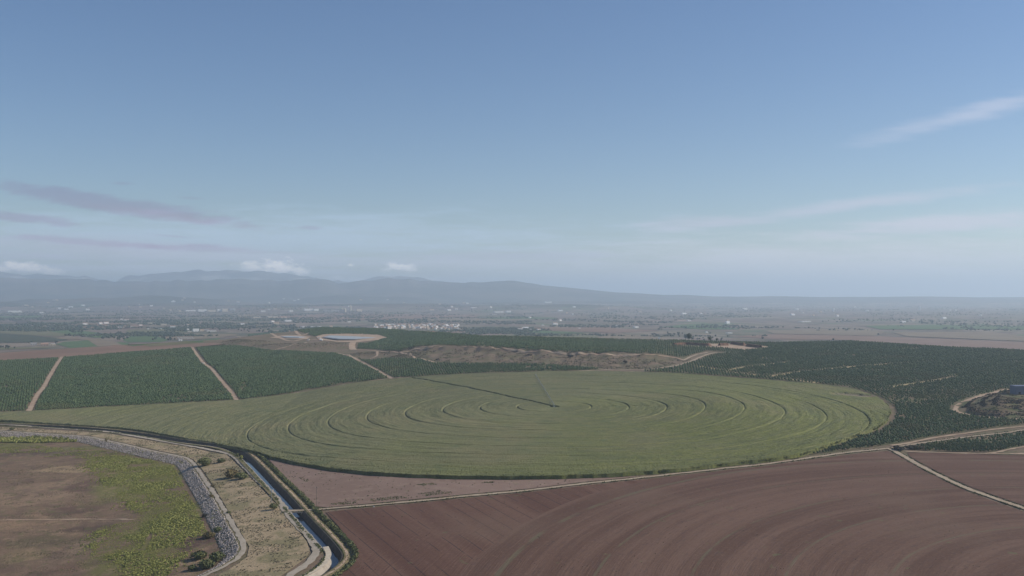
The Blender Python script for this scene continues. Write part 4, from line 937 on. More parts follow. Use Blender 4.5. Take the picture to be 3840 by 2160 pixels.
for j, (x, y, w, h) in enumerate([(2140,1340,26,10),(2345,1362,18,12),(2130,1330,8,5),(1640,1352,16,8),(1985,1333,26,5)]):
    bush(x, y, w, h, 'darkscrub', ['dark bush under the cliff of the eroded slope','dark bush in the hollow of the eroded slope','small dark bush on top of the scarp','dark bush at the left end of the eroded slope','low dark bush near the track above the slope'][j], seed=60+j, n=200)

# ------------------------------------------------------------------ poles
def gz1(x, y):
    X0, Y0 = P(x, y); f_ = height if Y0 < 3100 else (lambda a, b: hill_h(a, b) - 1.0)
    return X0, Y0, float(f_(np.array([X0]), np.array([Y0]))[0])
X0, Y0, z = gz1(1018, 1903)
e = empty('power_pole', (X0, Y0, z), 'grey metal power pole with crossarm and white base beside the gravel road', 'power pole', rz=0.5)
m_ = MB()
for sx in (-1, 1):
    for sy in (-1, 1): m_.bar((sx*0.35, sy*0.35, 0), (sx*0.14, sy*0.14, 12.6), 0.06, 0.04, 4)
for k_ in range(14):
    z0, z1 = k_*0.9, k_*0.9+0.9; q0 = 0.35-0.21*z0/12.6; q1 = 0.35-0.21*z1/12.6
    m_.bar((-q0,-q0,z0), (q1,-q1,z1), 0.03, n=4).bar((q0,q0,z0), (-q1,q1,z1), 0.03, n=4).bar((-q0,q0,z0), (-q1,-q1,z1), 0.03, n=4).bar((q0,-q0,z0), (q1,q1,z1), 0.03, n=4)
part('lattice_mast', m_, M['steel'], e)
part('crossarm', MB().bar((-1.3,0,12.3), (1.3,0,12.3), 0.09, n=6).bar((-1.3,0,12.3),(0,0,11.6),0.04,n=4).bar((1.3,0,12.3),(0,0,11.6),0.04,n=4), M['whitepaint'], e)
for s in (-1.2, 0, 1.2): part('insulator', MB().lathe([(0.0,12.35),(0.1,12.36),(0.06,12.5),(0.11,12.6),(0.05,12.8),(0,12.82)], 8, s), M['whitepaint'], e)
part('transformer', MB().lathe([(0,10.2),(0.42,10.22),(0.42,11.3),(0.2,11.45),(0,11.46)], 12, 0.0, 0.62), M['steel'], e)
part('base_cabinet', MB().box(0.35, 1.0, -0.35, 0.35, 0, 3.2).box(0.3, 1.7, -0.5, 0.5, 0, 0.25), M['whitepaint'], e)
X0, Y0, z = gz1(1187, 1900)
e = empty('utility_pole', (X0, Y0, z), 'thin grey wooden pole standing at the corner of the bare triangular field', 'utility pole', rz=0.4)
part('post', MB().bar((0,0,-0.5), (0,0,14.0), 0.16, 0.10, 8), M['wood'], e)
part('crossarm', MB().box(-0.9, 0.9, -0.06, 0.06, 13.2, 13.35), M['wood'], e)
for s in (-0.8, 0.8): part('insulator', MB().lathe([(0,13.35),(0.07,13.36),(0.05,13.5),(0.08,13.6),(0,13.65)], 8, s), M['whitepaint'], e)
X0, Y0, z = gz1(1402, 1902)
tag(link('marker_stone', MB().box(-0.35,0.35,-0.25,0.25,-0.1,0.7).box(-0.45,0.45,-0.35,0.35,-0.1,0.12).mesh('marker_stone'), M['whitepaint'], loc=(X0, Y0, z)), 'small white marker stone beside the farm road', 'marker')

# ------------------------------------------------------------------ ponds and plateau huts
def pond(pts, label, lift=0.9):
    poly = PL(pts); A = np.array(poly); cx, cy = A.mean(0); zz = float(np.median(height(A[:,0], A[:,1]))) + lift
    e = empty('pond_basin', (cx, cy, zz), label, 'pond')
    n = len(A); O = A - [cx, cy]; V = []
    for s, z in ((1.10, -1.2), (1.05, 0.3), (1.0, 0.3), (0.93, -0.4)): V += [(o[0]*s, o[1]*s, z) for o in O]
    I = np.arange(4*n).reshape(4, n); Fq = np.stack([I[:-1], np.roll(I[:-1], -1, 1), np.roll(I[1:], -1, 1), I[1:]], -1).reshape(-1, 4)
    link('rim', mesh_np('rim', np.array(V), Fq), M['liner'], e)
    me = bpy.data.meshes.new('pond_water'); me.from_pydata([(o[0]*0.96+cx, o[1]*0.96+cy, zz+0.05) for o in O], [], [tuple(range(n))]); me.update()
    tag(link('pond_water', me, M['pond']), kind='structure')
pond([(1218,1268),(1235,1259),(1300,1256),(1400,1257),(1425,1261),(1390,1268),(1330,1275),(1270,1276)], 'large irrigation pond with grey liner on the plateau')
pond([(1055,1264),(1080,1260),(1125,1260),(1145,1264),(1120,1268),(1075,1268)], 'small grey irrigation pond left of the large one')

def building(x, y, wpx, hpx, wall='whitewall', roof='greyroof', label='', cat='building', name='warehouse', group=None, kind='flat', depth=None, rz=0.0, loc=None):
    X0, Y0, z = gz1(x, y) if loc is None else loc
    ppm = F / Y0; w = wpx/ppm; h = max(2.5, hpx/ppm); d = depth or max(6, min(w*0.6, 40))
    e = empty(name, (X0, Y0 + d/2, z - 0.5), label, cat, group, rz)
    if kind == 'gable':
        rh = min(d/2*0.5, h*0.45); hw = h - rh
        mb = MB().box(-w/2, w/2, -d/2, d/2, 0, hw); mb.add([(-w/2,-d/2,hw),(-w/2,d/2,hw),(-w/2,0,hw+rh),(w/2,-d/2,hw),(w/2,d/2,hw),(w/2,0,hw+rh)], [(0,2,1),(3,4,5)])
        part('wall', mb, M[wall], e); part('roof', MB().gable(w, d, hw+0.05, rh), M[roof], e)
    else:
        part('wall', MB().box(-w/2, w/2, -d/2, d/2, 0, h-0.4), M[wall], e)
        part('roof', MB().box(-w/2-0.3, w/2+0.3, -d/2-0.3, d/2+0.3, h-0.4, h), M[roof], e)
    if w > 9:
        nw = int(min(6, w//7)); 
        for k_ in range(nw):
            xx_ = -w/2 + (k_+0.5)*w/nw; part('door', MB().box(xx_-1.3, xx_+1.3, -d/2-0.06, -d/2+0.02, 0.05, min(3.6, h*0.55)), M['dark'], e)
    return e
building(1203,1277,9,7,'whitewall','whiteroof','small white pump house beside the left end of the large pond','hut','pump_house',kind='gable',depth=6)
building(1196,1268,12,3,'whitewall','whiteroof','low white shed behind the pump house at the pond','shed','shed',depth=5)
building(1155,1276,7,5,'whitewall','whiteroof','small white hut on the red track between the two ponds','hut','hut',depth=4)
building(761,1364,7,4,'whitewall','whiteroof','tiny white valve hut beside the orchard track','hut','valve_hut',depth=2.5)
building(3852,1480,84,34,'blueshed','blueshed','dark blue grey shed on top of the mound, cut by the right edge','shed','shed',depth=14)
building(2472,1272,7,10,'whitewall','whiteroof','small white tower hut just beyond the orchard edge','hut','tower_hut',depth=5)

# ------------------------------------------------------------------ fields on the plain
FM = {'green': soil('young_crop', [(0.070,0.125,0.050), ((0.095,0.135,0.055), 0.01, 0.4, 0.6, 0.8)], None),
      'dgreen': soil('dark_crop', [(0.050,0.068,0.040), ((0.075,0.075,0.05), 0.03, 0.45, 0.6, 0.8)], None),
      'olive': soil('stubble', [(0.150,0.145,0.085), ((0.12,0.125,0.07), 0.012, 0.4, 0.6, 0.8)], None),
      'pink': soil('bare_earth', [(0.215,0.150,0.120), ((0.18,0.125,0.10), 0.008, 0.4, 0.6, 0.8)], None),
      'tan': soil('dry_stubble', [(0.205,0.170,0.125), ((0.17,0.14,0.105), 0.008, 0.4, 0.6, 0.8)], None),
      'grey': soil('dark_earth', [(0.095,0.088,0.075), ((0.075,0.07,0.06), 0.02, 0.4, 0.6, 0.8)], None)}
FIELDS = [('pink',[(-330,1385),(-330,1330),(0,1325),(250,1305),(480,1298),(800,1284),(850,1290),(700,1304),(240,1341),(0,1354)],0.2),
 ('olive',[(-330,1300),(0,1312),(240,1303),(560,1300),(820,1282),(700,1280),(560,1289),(300,1302)],0.6),
 ('green',[(180,1241),(260,1238),(330,1243),(405,1252),(425,1262),(370,1267),(290,1258),(215,1248)],0.8),
 ('green',[(462,1277),(480,1264),(520,1255),(570,1257),(640,1275),(600,1283),(480,1283)],0.8),
 ('green',[(210,1290),(240,1282),(330,1276),(480,1285),(560,1291),(500,1299),(250,1301)],0.8),
 ('green',[(690,1284),(760,1274),(825,1268),(820,1272),(760,1284)],0.8),
 ('dgreen',[(-330,1248),(0,1252),(100,1256),(260,1273),(200,1281),(0,1285),(-330,1286)],0.6),
 ('olive',[(0,1238),(180,1242),(280,1258),(200,1262),(0,1250)],0.6),
 ('tan',[(250,1260),(420,1275),(600,1288),(480,1292),(330,1276),(210,1270)],0.5),
 ('green',[(0,1186),(150,1183),(160,1190),(0,1192)],0.8),
 ('grey',[(40,1198),(110,1199),(135,1219),(75,1216)],0.8),
 ('olive',[(480,1236),(640,1236),(690,1247),(560,1253),(470,1248)],0.6),
 ('tan',[(620,1258),(820,1252),(900,1254),(820,1268),(700,1275),(620,1272)],0.5),
 ('pink',[(1000,1183),(1250,1176),(1500,1178),(1800,1180),(1780,1190),(1400,1202),(1200,1199),(1000,1192)],0.6),
 ('tan',[(1450,1196),(1780,1192),(2080,1197),(1850,1206),(1500,1206)],0.5),
 ('green',[(1790,1193),(1950,1188),(2090,1192),(2080,1197),(1850,1197)],0.8),
 ('green',[(1960,1244),(2040,1241),(2150,1246),(2200,1251),(2050,1252)],0.8),
 ('green',[(2480,1226),(2560,1218),(2650,1213),(2780,1236),(2640,1236)],0.8),
 ('tan',[(2090,1260),(2300,1252),(2440,1262),(2500,1272),(2300,1272)],0.5),
 ('pink',[(1900,1232),(2200,1226),(2480,1240),(2300,1250),(2180,1244)],0.5),
 ('pink',[(2750,1262),(2900,1254),(3300,1262),(3840,1285),(4100,1300),(4100,1345),(3500,1300),(3200,1276),(2900,1274)],0.6),
 ('tan',[(2870,1240),(3250,1232),(3320,1246),(3280,1260),(2900,1252)],0.5),
 ('green',[(3240,1222),(3500,1218),(3840,1224),(4100,1232),(4100,1240),(3700,1236),(3300,1236)],0.8),
 ('tan',[(3350,1248),(3700,1244),(3840,1262),(4100,1270),(4100,1282),(3840,1280),(3400,1262)],0.5),
 ('olive',[(1850,1258),(1980,1252),(2180,1254),(2250,1262),(2000,1264),(1860,1266)],0.6),
 ('pink',[(1390,1236),(1700,1240),(1760,1246),(1700,1252),(1500,1242),(1400,1240)],0.6),
 ('dgreen',[(1740,1232),(1830,1226),(1925,1232),(1925,1247),(1860,1250),(1760,1248)],0.7),
 ('pink',[(260,1218),(420,1212),(560,1220),(480,1232),(330,1234)],0.5),
 ('tan',[(880,1178),(1000,1176),(1060,1186),(900,1192)],0.5)]
for fi, (mk, pts, lift) in enumerate(FIELDS):
    lift = 0.15 + 0.03*fi if mk == 'pink' and fi == 0 else 0.25 + 0.06*fi
    po = PL(pts); A = np.array(po); ext = max(np.ptp(A[:,0]), np.ptp(A[:,1]))
    tag(sheet('field', po, FM[mk], lift, max(30, ext/25)), kind='structure')

# ------------------------------------------------------------------ buildings on the plain
W = [ # x, ybase, width, height, wall, roof, label
 (52,1172,46,6,'whitewall','whiteroof','long white warehouse at the far left of the plain'),
 (222,1160,9,6,'whitewall','whiteroof','square white building right of the long warehouse'),
 (247,1162,16,4,'whitewall','whiteroof','low white building in the middle of the left plain group'),
 (327,1164,14,6,'whitewall','greyroof','white farm building alone above the grove at left'),
 (153,1175,14,5,'whitewall','whiteroof','white building between the long warehouse and the trees'),
 (97,1147,14,4,'creamwall','greyroof','pale farm building on the far left plain'),
 (712,1168,36,5,'whitewall','whiteroof','low white factory hall, leftmost of the factory row'),
 (756,1169,30,8,'whitewall','whiteroof','white factory hall second in the factory row'),
 (790,1170,30,7,'creamwall','whiteroof','cream factory hall in the middle of the row'),
 (822,1169,16,9,'whitewall','whiteroof','tall white factory block in the row'),
 (841,1169,20,10,'creamwall','whiteroof','cream factory block at the right end of the row'),
 (870,1165,20,8,'greywall','greyroof','grey warehouse right of the factory row'),
 (673,1169,9,5,'creamwall','whiteroof','small cream building left of the factory row'),
 (985,1170,15,5,'whitewall','whiteroof','white shed alone right of the factory row'),
 (1010,1162,9,3,'whitewall','whiteroof','small white shed behind the lone white one'),
 (1090,1170,14,6,'whitewall','greyroof','white building left of the pair of bright halls'),
 (1155,1171,33,7,'whitewall','whiteroof','bright white hall, left one of the pair'),
 (1184,1171,18,7,'whitewall','whiteroof','bright white hall, right one of the pair'),
 (1240,1172,60,3,'greywall','greyroof','long low grey shed left of the silo works'),
 (1345,1169,22,9,'creamwall','greyroof','cream block right of the grain tower'),
 (960,1192,30,4,'creamwall','whiteroof','low cream hall left in the roadside estate'),
 (1018,1192,38,5,'creamwall','whiteroof','long cream hall in the roadside estate'),
 (1062,1193,22,6,'creamwall','tileroof','tiled hall right in the roadside estate'),
 (1078,1206,24,6,'whitewall','whiteroof','white hall in front of the roadside estate'),
 (1105,1207,10,4,'greywall','greyroof','grey shed beside the white hall'),
 (1308,1209,12,4,'whitewall','whiteroof','white shed between the estate and the village'),
 (732,1243,22,10,'whitewall','whiteroof','big white barn beside the green fields at left'),
 (704,1238,8,6,'whitewall','whiteroof','small white building left of the big white barn'),
 (756,1242,14,7,'creamwall','tileroof','cream house right of the big white barn'),
 (709,1245,16,4,'creamwall','whiteroof','low cream shed in front of the small white building'),
 (772,1238,16,3,'greywall','greyroof','low grey shed behind the cream house'),
 (790,1243,32,3,'whitewall','whiteroof','long low white greenhouse right of the barn'),
 (561,1217,14,7,'creamwall','whiteroof','cream barn in the trees at left'),
 (612,1220,20,6,'creamwall','greyroof','pale barn with grey roof, right of the cream one'),
 (600,1236,9,5,'whitewall','whiteroof','small white barn beside the dark grove'),
 (555,1234,6,3,'whitewall','whiteroof','tiny white hut on the stubble field'),
 (675,1277,13,5,'whitewall','greyroof','white farm shed by the vehicle yard'),
 (123,1293,22,8,'greywall','greyroof','grey farm shed in the lower left farmstead'),
 (163,1295,26,9,'brownwall','tileroof','brown tiled barn in the lower left farmstead'),
 (196,1294,16,6,'creamwall','whiteroof','pale shed at the right of the lower left farmstead'),
 (1150,1228,46,4,'whitewall','whiteroof','long white hall just beyond the plateau edge'),
 (1190,1229,26,5,'whitewall','whiteroof','white hall at the right end of the long one'),
 (1240,1228,12,7,'creamwall','tileroof','cream house right of the white halls'),
 (1870,1173,40,4,'whitewall','whiteroof','white plant on the plain right of the village'),
 (1905,1173,18,6,'whitewall','greyroof','white block at the right end of that plant'),
 (1850,1180,50,2,'greywall','greyroof','long thin grey shed in front of the white plant'),
 (1775,1155,20,3,'whitewall','whiteroof','far white building above the plain centre'),
 (2020,1240,14,8,'whitewall','tileroof','white farmhouse beside a dark tree beyond the orchard'),
 (1990,1237,8,4,'whitewall','whiteroof','small white shed left of that farmhouse'),
 (2036,1221,8,4,'whitewall','whiteroof','tiny white house behind the farmhouse'),
 (2385,1230,19,6,'whitewall','whiteroof','lone white barn on the brown centre plain'),
 (2172,1233,8,4,'whitewall','whiteroof','small white house left of the lone barn'),
 (2312,1225,6,5,'whitewall','whiteroof','little white house among scrub left of the lone barn'),
 (2458,1206,64,3,'creamwall','tileroof','very long low pinkish shed on the centre plain'),
 (2560,1202,60,3,'creamwall','tileroof','second long pinkish shed further back'),
 (2584,1204,15,4,'whitewall','whiteroof','white building at the end of the second long shed'),
 (2100,1171,18,5,'whitewall','whiteroof','white farm on the hazy plain'),
 (2148,1179,5,4,'whitewall','whiteroof','tiny bright house right of the white farm'),
 (2650,1248,8,5,'whitewall','whiteroof','white house in the grove beyond the orchard'),
 (2735,1250,22,3,'whitewall','whiteroof','low white sheds right of that grove'),
 (2055,1136,28,4,'whitewall','whiteroof','white works far out on the hazy plain'),
 (3020,1207,46,3,'whitewall','whiteroof','long pale shed on the right plain'),
 (2990,1161,12,4,'whitewall','whiteroof','far white building on the right plain'),
 (3050,1185,9,6,'creamwall','tileroof','small ochre building on the right plain, left one'),
 (3078,1172,9,6,'creamwall','tileroof','small ochre building on the right plain, right one'),
 (3565,1166,7,4,'whitewall','whiteroof','tiny far white building at right, left of two'),
 (3585,1167,5,5,'whitewall','whiteroof','tiny far white building at right, right of two'),
 (3252,1167,12,3,'whitewall','whiteroof','small far white shed on the right plain')]
for (x, y, w, h, wl, rf, lab) in W: building(x, y, w, h*1.15, wl, rf, lab, kind='gable' if rf == 'tileroof' else 'flat', rz=0.5)
# grain works, towers
for (x, y, w, h, lab) in [(1288,1173,20,14,'squat cream silo block left of the grain tower'),(1314,1171,8,22,'tall slim cream grain tower on the plain'),(3450,1163,6,14,'tall white tower far away on the right plain'),(3125,1168,7,13,'white and ochre tower far away on the right plain')]:
    X0, Y0, z = gz1(x, y); ppm = F/Y0; w_, h_ = w/ppm, h/ppm; e = empty('silo', (X0, Y0, z), lab, 'silo')
    nS = max(1, round(w_/h_*1.6)); 
    for k_ in range(nS):
        cx = (k_-(nS-1)/2)*w_/nS; rr_ = w_/nS/2*0.98
        part('drum', MB().lathe([(rr_, -1), (rr_, h_*0.88), (rr_*0.35, h_), (0.01, h_)], 16, cx), M['creamwall' if x < 2000 else 'whitewall'], e)
    part('head_house', MB().box(-w_*0.25, w_*0.25, -3, 3, h_, h_*1.08), M['creamwall'], e)
for j in range(6):
    building(2592+j*9, 1186, 5, 3, 'creamwall', 'whiteroof', 'pale shed in the row of six on the hazy centre plain', 'shed', 'shed', 'row of six pale sheds')
for (xa, xb, y, n, lab, gr) in [(444,460,1229,4,'little white greenhouse end in the left row of four','left row of greenhouses'),(480,496,1228,4,'little white greenhouse end in the right row of four','right row of greenhouses')]:
    for j in range(n): building(xa+(xb-xa)*j/(n-1), y, 4, 4, 'whitewall', 'whiteroof', lab, 'greenhouse', 'greenhouse', gr, 'gable', depth=14)
for j in range(12):
    x = 668 + (j % 6)*10.5 + (j//6)*4; y = 1267 + (j//6)*4.5; X0, Y0, z = gz1(x, y)
    e = empty('lorry', (X0, Y0, z), 'white lorry parked in the yard beside the dark grove', 'lorry', 'lorries parked in the yard', 0.2)
    if j == 0:
        parts_ = [('cargo_box', MB().box(-4, 2.2, -1.25, 1.25, 1.0, 3.7), 'whitepaint'), ('cab', MB().box(2.5, 4.4, -1.2, 1.2, 0.7, 2.9).box(4.4, 4.9, -1.15, 1.15, 0.7, 1.7), 'whitepaint'), ('chassis', MB().box(-4, 4.6, -0.9, 0.9, 0.55, 0.95), 'tyre')]
        pm_ = [(n_, m__.mesh(n_), M[k_]) for n_, m__, k_ in parts_]; wm = MB().bar((0,-0.15,0),(0,0.15,0),0.5,n=12).mesh('wheel'); wm.materials.append(M['tyre'])
        for n_, me_, k_ in pm_: me_.materials.append(k_)
    for n_, me_, k_ in pm_: c = bpy.data.objects.new(n_, me_); COL.objects.link(c); c.parent = e
    for wx in (-3, 3.4):
        for wy in (-1.1, 1.1): c = bpy.data.objects.new('wheel', wm); COL.objects.link(c); c.parent = e; c.location = (wx, wy, 0.5)
# the village
HV = []
for s, (w, d, h, wl, rf) in enumerate([(13,10,8,'creamwall','tileroof'),(11,10,9,'whitewall','tileroof'),(17,11,7,'whitewall','whiteroof'),(12,9,10,'creamwall','greyroof'),(15,12,6,'brownwall','tileroof')]):
    mb = MB().box(-w/2, w/2, -d/2, d/2, 0, h); mb.add([(-w/2,-d/2,h),(-w/2,d/2,h),(-w/2,0,h+2.2),(w/2,-d/2,h),(w/2,d/2,h),(w/2,0,h+2.2)], [(0,2,1),(3,4,5)])
    a, b, c = mb.mesh('wall'), MB().gable(w, d, h+0.05, 2.2).mesh('roof'), MB()
    for k_ in range(3):
        for fl in range(2): c.box(-w/2+(k_+0.5)*w/3-0.6, -w/2+(k_+0.5)*w/3+0.6, -d/2-0.06, -d/2+0.02, 1.2+fl*h*0.45, 2.6+fl*h*0.45)
    c = c.mesh('window'); a.materials.append(M[wl]); b.materials.append(M[rf]); c.materials.append(M['dark']); HV.append((a, b, c))
vn = ['cream village house with tiled roof','white village house with tiled roof','white flat looking village hall with pale roof','tall cream village house with grey roof','low brown village house with tiled roof']
r = random.Random(3)
for j in range(125):
    x = 1432 + 290 * r.random()**0.95 if j > 8 else 1400 + 30*r.random(); y = r.uniform(1219, 1236); v = r.choice([0,0,1,1,1,2,3,4]); X0, Y0, z = gz1(x, y)
    side = 'in the left part of the village' if x < 1530 else ('in the middle of the village' if x < 1630 else 'in the right part of the village')
    e = empty('village_house', (X0, Y0, z), vn[v] + ' ' + side, 'house', 'village houses', r.uniform(0.3, 0.95)); s = r.uniform(0.8, 1.25); e.scale = (s, s, s)
    for nm, me_ in zip(('wall', 'roof', 'window'), HV[v]): c = bpy.data.objects.new(nm, me_); COL.objects.link(c); c.parent = e
X0, Y0, z = gz1(1552, 1226)
e = empty('church', (X0, Y0, z), 'pinkish church with a tall bell tower in the middle of the village', 'church')
part('tower', MB().box(-3, 3, -3, 3, 0, 26), M['creamwall'], e); part('spire', MB().lathe([(3.4, 26), (2.0, 29), (0.01, 34)], 8), M['tileroof'], e)
part('nave', MB().box(3, 22, -5, 5, 0, 11), M['creamwall'], e); ro = part('roof', MB().gable(20, 10, 11.05, 3.5), M['tileroof'], e); ro.location = (12.7, 0, 0)
for k_ in range(4):
    a = k_*math.pi/2; w_ = part('belfry_opening', MB().box(3.0, 3.06, -0.8, 0.8, 20, 23.5), M['dark'], e); w_.rotation_euler = (0, 0, a)
# scattered farmhouses on the plain, each its own
r = random.Random(11); FH = []
zones = [(40,640,1125,1165,'on the far left plain below the mountains'),(640,1300,1118,1160,'on the far plain below the highest ridge'),(1300,1900,1125,1165,'on the far centre plain'),(1900,2700,1140,1240,'on the hazy centre right plain'),(2700,3700,1150,1215,'on the hazy right plain'),(300,1100,1196,1232,'among the groves of the left plain')]
for (xa, xb, ya, yb, side) in zones:
    for j in range(12):
        x, y = r.uniform(xa, xb), r.uniform(ya, yb); X0, Y0, z = gz1(x, y); v = r.choice([0,1,1,2]); 
        e = empty('farmhouse', (X0, Y0, z), ['cream farmhouse with tiled roof ','white farmhouse with tiled roof ','long white farm shed '][v] + side, 'house', 'scattered farm buildings', r.uniform(0.3, 0.8))
        s = r.uniform(0.9, 1.5) * (1 + 0.25*max(0, Y0-6000)/6000); e.scale = (s*r.uniform(1,2.2), s, s)
        for nm, me_ in zip(('wall', 'roof'), HV[v]): c = bpy.data.objects.new(nm, me_); COL.objects.link(c); c.parent = e

# ------------------------------------------------------------------ trees on the plain
TV = []
for s in range(6):
    V, Fq = leaf_cloud(60, 4.2, 4.2, 4.0, 1.2, 5.6, 0.55, 90+s, 0.75); me_ = mesh_np('crown', V, Fq, False, {'rnd': np.full(len(V), 0.15*s+0.1)}); me_.materials.append(M['tree']); TV.append(me_)
V, Fq = leaf_cloud(50, 1.6, 1.6, 7.5, 0.8, 8.5, 0.5, 99, 0.8); CY = mesh_np('crown', V, Fq, False, {'rnd': np.full(len(V), 0.1)}); CY.materials.append(M['tree'])
TKp = MB().bar((0,0,-0.5), (0.2,0.1,4.5), 0.4, 0.22, 6).bar((0.1,0,2.5),(1.6,0.4,5),0.2,0.1,5).bar((0.1,0,2.8),(-1.5,-0.5,5.2),0.2,0.1,5).mesh('trunk'); TKp.materials.append(M['bark'])
GROVES = [ # x0,x1,y0,y1,count,size,label
 (262,318,1238,1250,14,1.25,'dark tree in the round grove at the top of the left green field'),
 (372,482,1262,1275,26,1.2,'dark tree in the long grove between the two green fields'),
 (412,480,1246,1258,14,1.0,'tree in the upper grove above the long one'),
 (492,570,1248,1257,16,1.0,'tree in the hedge line above the middle green field'),
 (570,655,1262,1279,26,1.1,'dark tree in the grove beside the lorry yard'),
 (640,690,1254,1264,12,1.1,'tree in the small wood left of the big white barn'),
 (625,665,1236,1247,12,1.1,'tree in the grove above the small wood'),
 (0,56,1300,1310,10,0.9,'dark tree at the far left below the dark crop'),
 (98,122,1284,1291,4,0.9,'tree beside the grey farm shed'),
 (208,218,1284,1292,3,0.8,'tree at the right end of the lower left farmstead'),
 (240,262,1192,1204,5,1.5,'tall dark tree standing above the left plain'),
 (800,860,1226,1240,12,1.1,'tree beyond the pond, left of the white halls'),
 (880,1010,1222,1246,34,1.1,'tree in the wood just beyond the plateau edge'),
 (1700,1800,1232,1250,26,1.0,'tree in the wood right of the village'),
 (1800,1925,1230,1248,26,0.8,'low tree in the green plantation right of the village'),
 (1975,2070,1254,1262,16,1.1,'dark tree just beyond the orchard edge at centre'),
 (2440,2560,1250,1262,16,1.1,'tree in the grove with the white house'),
 (2562,2602,1262,1276,12,1.4,'dark tree in the dense round grove beyond the orchard'),
 (2602,2720,1268,1280,16,0.9,'low tree right of the dense round grove')]
r = random.Random(5); nt_ = 0
def plain_tree(x, y, size, lab, gr, me_=None):
    X0, Y0, z = gz1(x, y); s = size * r.uniform(0.8, 1.25)
    e = empty('plain_tree' if me_ is None else 'cypress', (X0, Y0, z), lab, 'tree', gr, r.uniform(0, 6)); e.scale = (s*r.uniform(0.9,1.25), s, s)
    for nm, q_ in (('crown', me_ or r.choice(TV)), ('trunk', TKp)): c = bpy.data.objects.new(nm, q_); COL.objects.link(c); c.parent = e
for (xa, xb, ya, yb, n, sz, lab) in GROVES:
    for j in range(max(3, int(n*0.85))): plain_tree(r.uniform(xa, xb), r.uniform(ya, yb), sz, lab, lab.replace('dark ', '').split(' in ')[-1] + ' trees')
for (x, y, lab) in [(2023,1238,'lone dark tree behind the white farmhouse'),(3350,1240,'lone upright dark tree on the green strip of the right plain'),(3293,1256,'lone round dark tree on the right plain'),(2663,1252,'lone dark tree at the right end of the low white sheds'),(2860,1272,'small lone tree just beyond the orchard on the right'),(3125,1277,'lone dark bushy tree on the orchard skyline at right'),(785,1251,'lone small tree on the stubble field right of the barn'),(2275,1261,'dark tree on the field edge left of the white tower hut'),(1556,1216,'dark tree behind the church')]:
    plain_tree(x, y, 1.3, lab, None)
# the many small trees and scrub clumps further off
def bandtrees(n, xa, xb, ya, yb):
    x = RNG.uniform(xa, xb, n); y = ya + (yb-ya)*RNG.random(n); Yd = F*CAMZ/(y-YH); Xd = (x-1920)/F*Yd; return Xd, Yd
LOWT = [leaf_cloud(8, 1.0+0.35*s, 1.0+0.15*s, 0.8, 0.5, 0.8, 0.6, 200+s, 0.85) for s in range(5)]
XX, YY_ = [], []
for (n, xa, xb, ya, yb, thr) in [(16000,-200,1350,1150,1262,0.54),(5000,1300,2000,1160,1256,0.57),(7000,1900,2900,1150,1262,0.59),(2500,2900,4000,1160,1240,0.62),(14000,-200,2000,1128,1165,0.54),(6000,2000,3900,1130,1165,0.58)]:
    a, b = bandtrees(n, xa, xb, ya, yb); g = fbm(a/420+3, b/520, 4) ; k_ = g > thr - 0.06; XX.append(a[k_]); YY_.append(b[k_])
a = np.concatenate(XX); b = np.concatenate(YY_); zt = hill_h(a, b) - 1.0; ok = (zt < 60) & (b > np.interp(a/b, ET, EY) + 900)
a, b, zt = a[ok], b[ok], zt[ok]
tag(scatter('far_woods', LOWT, a, b, RNG.uniform(2.6, 6.5, len(a)), M['tree'], Z=zt), 'scattered dark trees, hedges and copses across the far plain', 'woodland', kind='stuff')

# ------------------------------------------------------------------ haze
hz = MB().box(-105000, 105000, -6000, 92000, -3.0, 930).mesh('haze'); ho = link('haze', hz); tag(ho, kind='stuff'); ho['label'] = 'pale blue air haze over the whole plain'; ho['category'] = 'haze'
m = bpy.data.materials.new('haze'); m.use_nodes = True; nt = m.node_tree; nt.nodes.clear(); o = nt.nodes.new('ShaderNodeOutputMaterial')
v = nt.nodes.new('ShaderNodeVolumePrincipled'); v.inputs['Color'].default_value = (0.71,0.86,1.0,1); v.inputs['Density'].default_value = 7.0e-5; v.inputs['Anisotropy'].default_value = 0.25
nt.links.new(v.outputs[0], o.inputs['Volume']); hz.materials.append(m)

# ------------------------------------------------------------------ sky, sun, camera
w = bpy.data.worlds.new('World'); SC.world = w; w.use_nodes = True; nt = w.node_tree; bg = nt.nodes['Background']
sk = nt.nodes.new('ShaderNodeTexSky'); sk.sky_type = 'NISHITA'; sk.sun_disc = False; sk.sun_elevation = SUN_EL
sk.sun_rotation = math.pi/2 - SUN_AZ; sk.air_density = 1.0; sk.dust_density = 0.25; sk.ozone_density = 2.6; sk.altitude = 300
tc = nt.nodes.new('ShaderNodeTexCoord'); sx = nt.nodes.new('ShaderNodeSeparateXYZ'); nt.links.new(tc.outputs['Generated'], sx.inputs[0])
dx, dy, dz = (N(nt, sx.outputs[i]) for i in range(3)); dyc = dy.max(0.05)
u = dx/dyc; v = dz/dyc; cb = nt.nodes.new('ShaderNodeCombineXYZ'); nt.links.new(u.s, cb.inputs[0]); nt.links.new(v.s, cb.inputs[1]); uv = cb.outputs[0]
front = dy.step(0.1, 0.35)
px = u * F + 1920.0; py = v * (-F) + YH
n_big = noise(nt, uv, 9, 5, 0.6, (1, 5, 1)); n_fine = noise(nt, uv, 34, 5, 0.62, (1, 4, 1)); n_cum = noise(nt, uv, 75, 6, 0.65, (1, 1.5, 1)); n_str = noise(nt, uv, 10, 5, 0.65, (1, 9, 1))
hsv = nt.nodes.new('ShaderNodeHueSaturation'); hsv.inputs['Hue'].default_value = 0.507; hsv.inputs['Saturation'].default_value = 1.14; hsv.inputs['Value'].default_value = 1.0; nt.links.new(sk.outputs[0], hsv.inputs['Color'])
col = N(nt, hsv.outputs[0])
SKG = 1.0
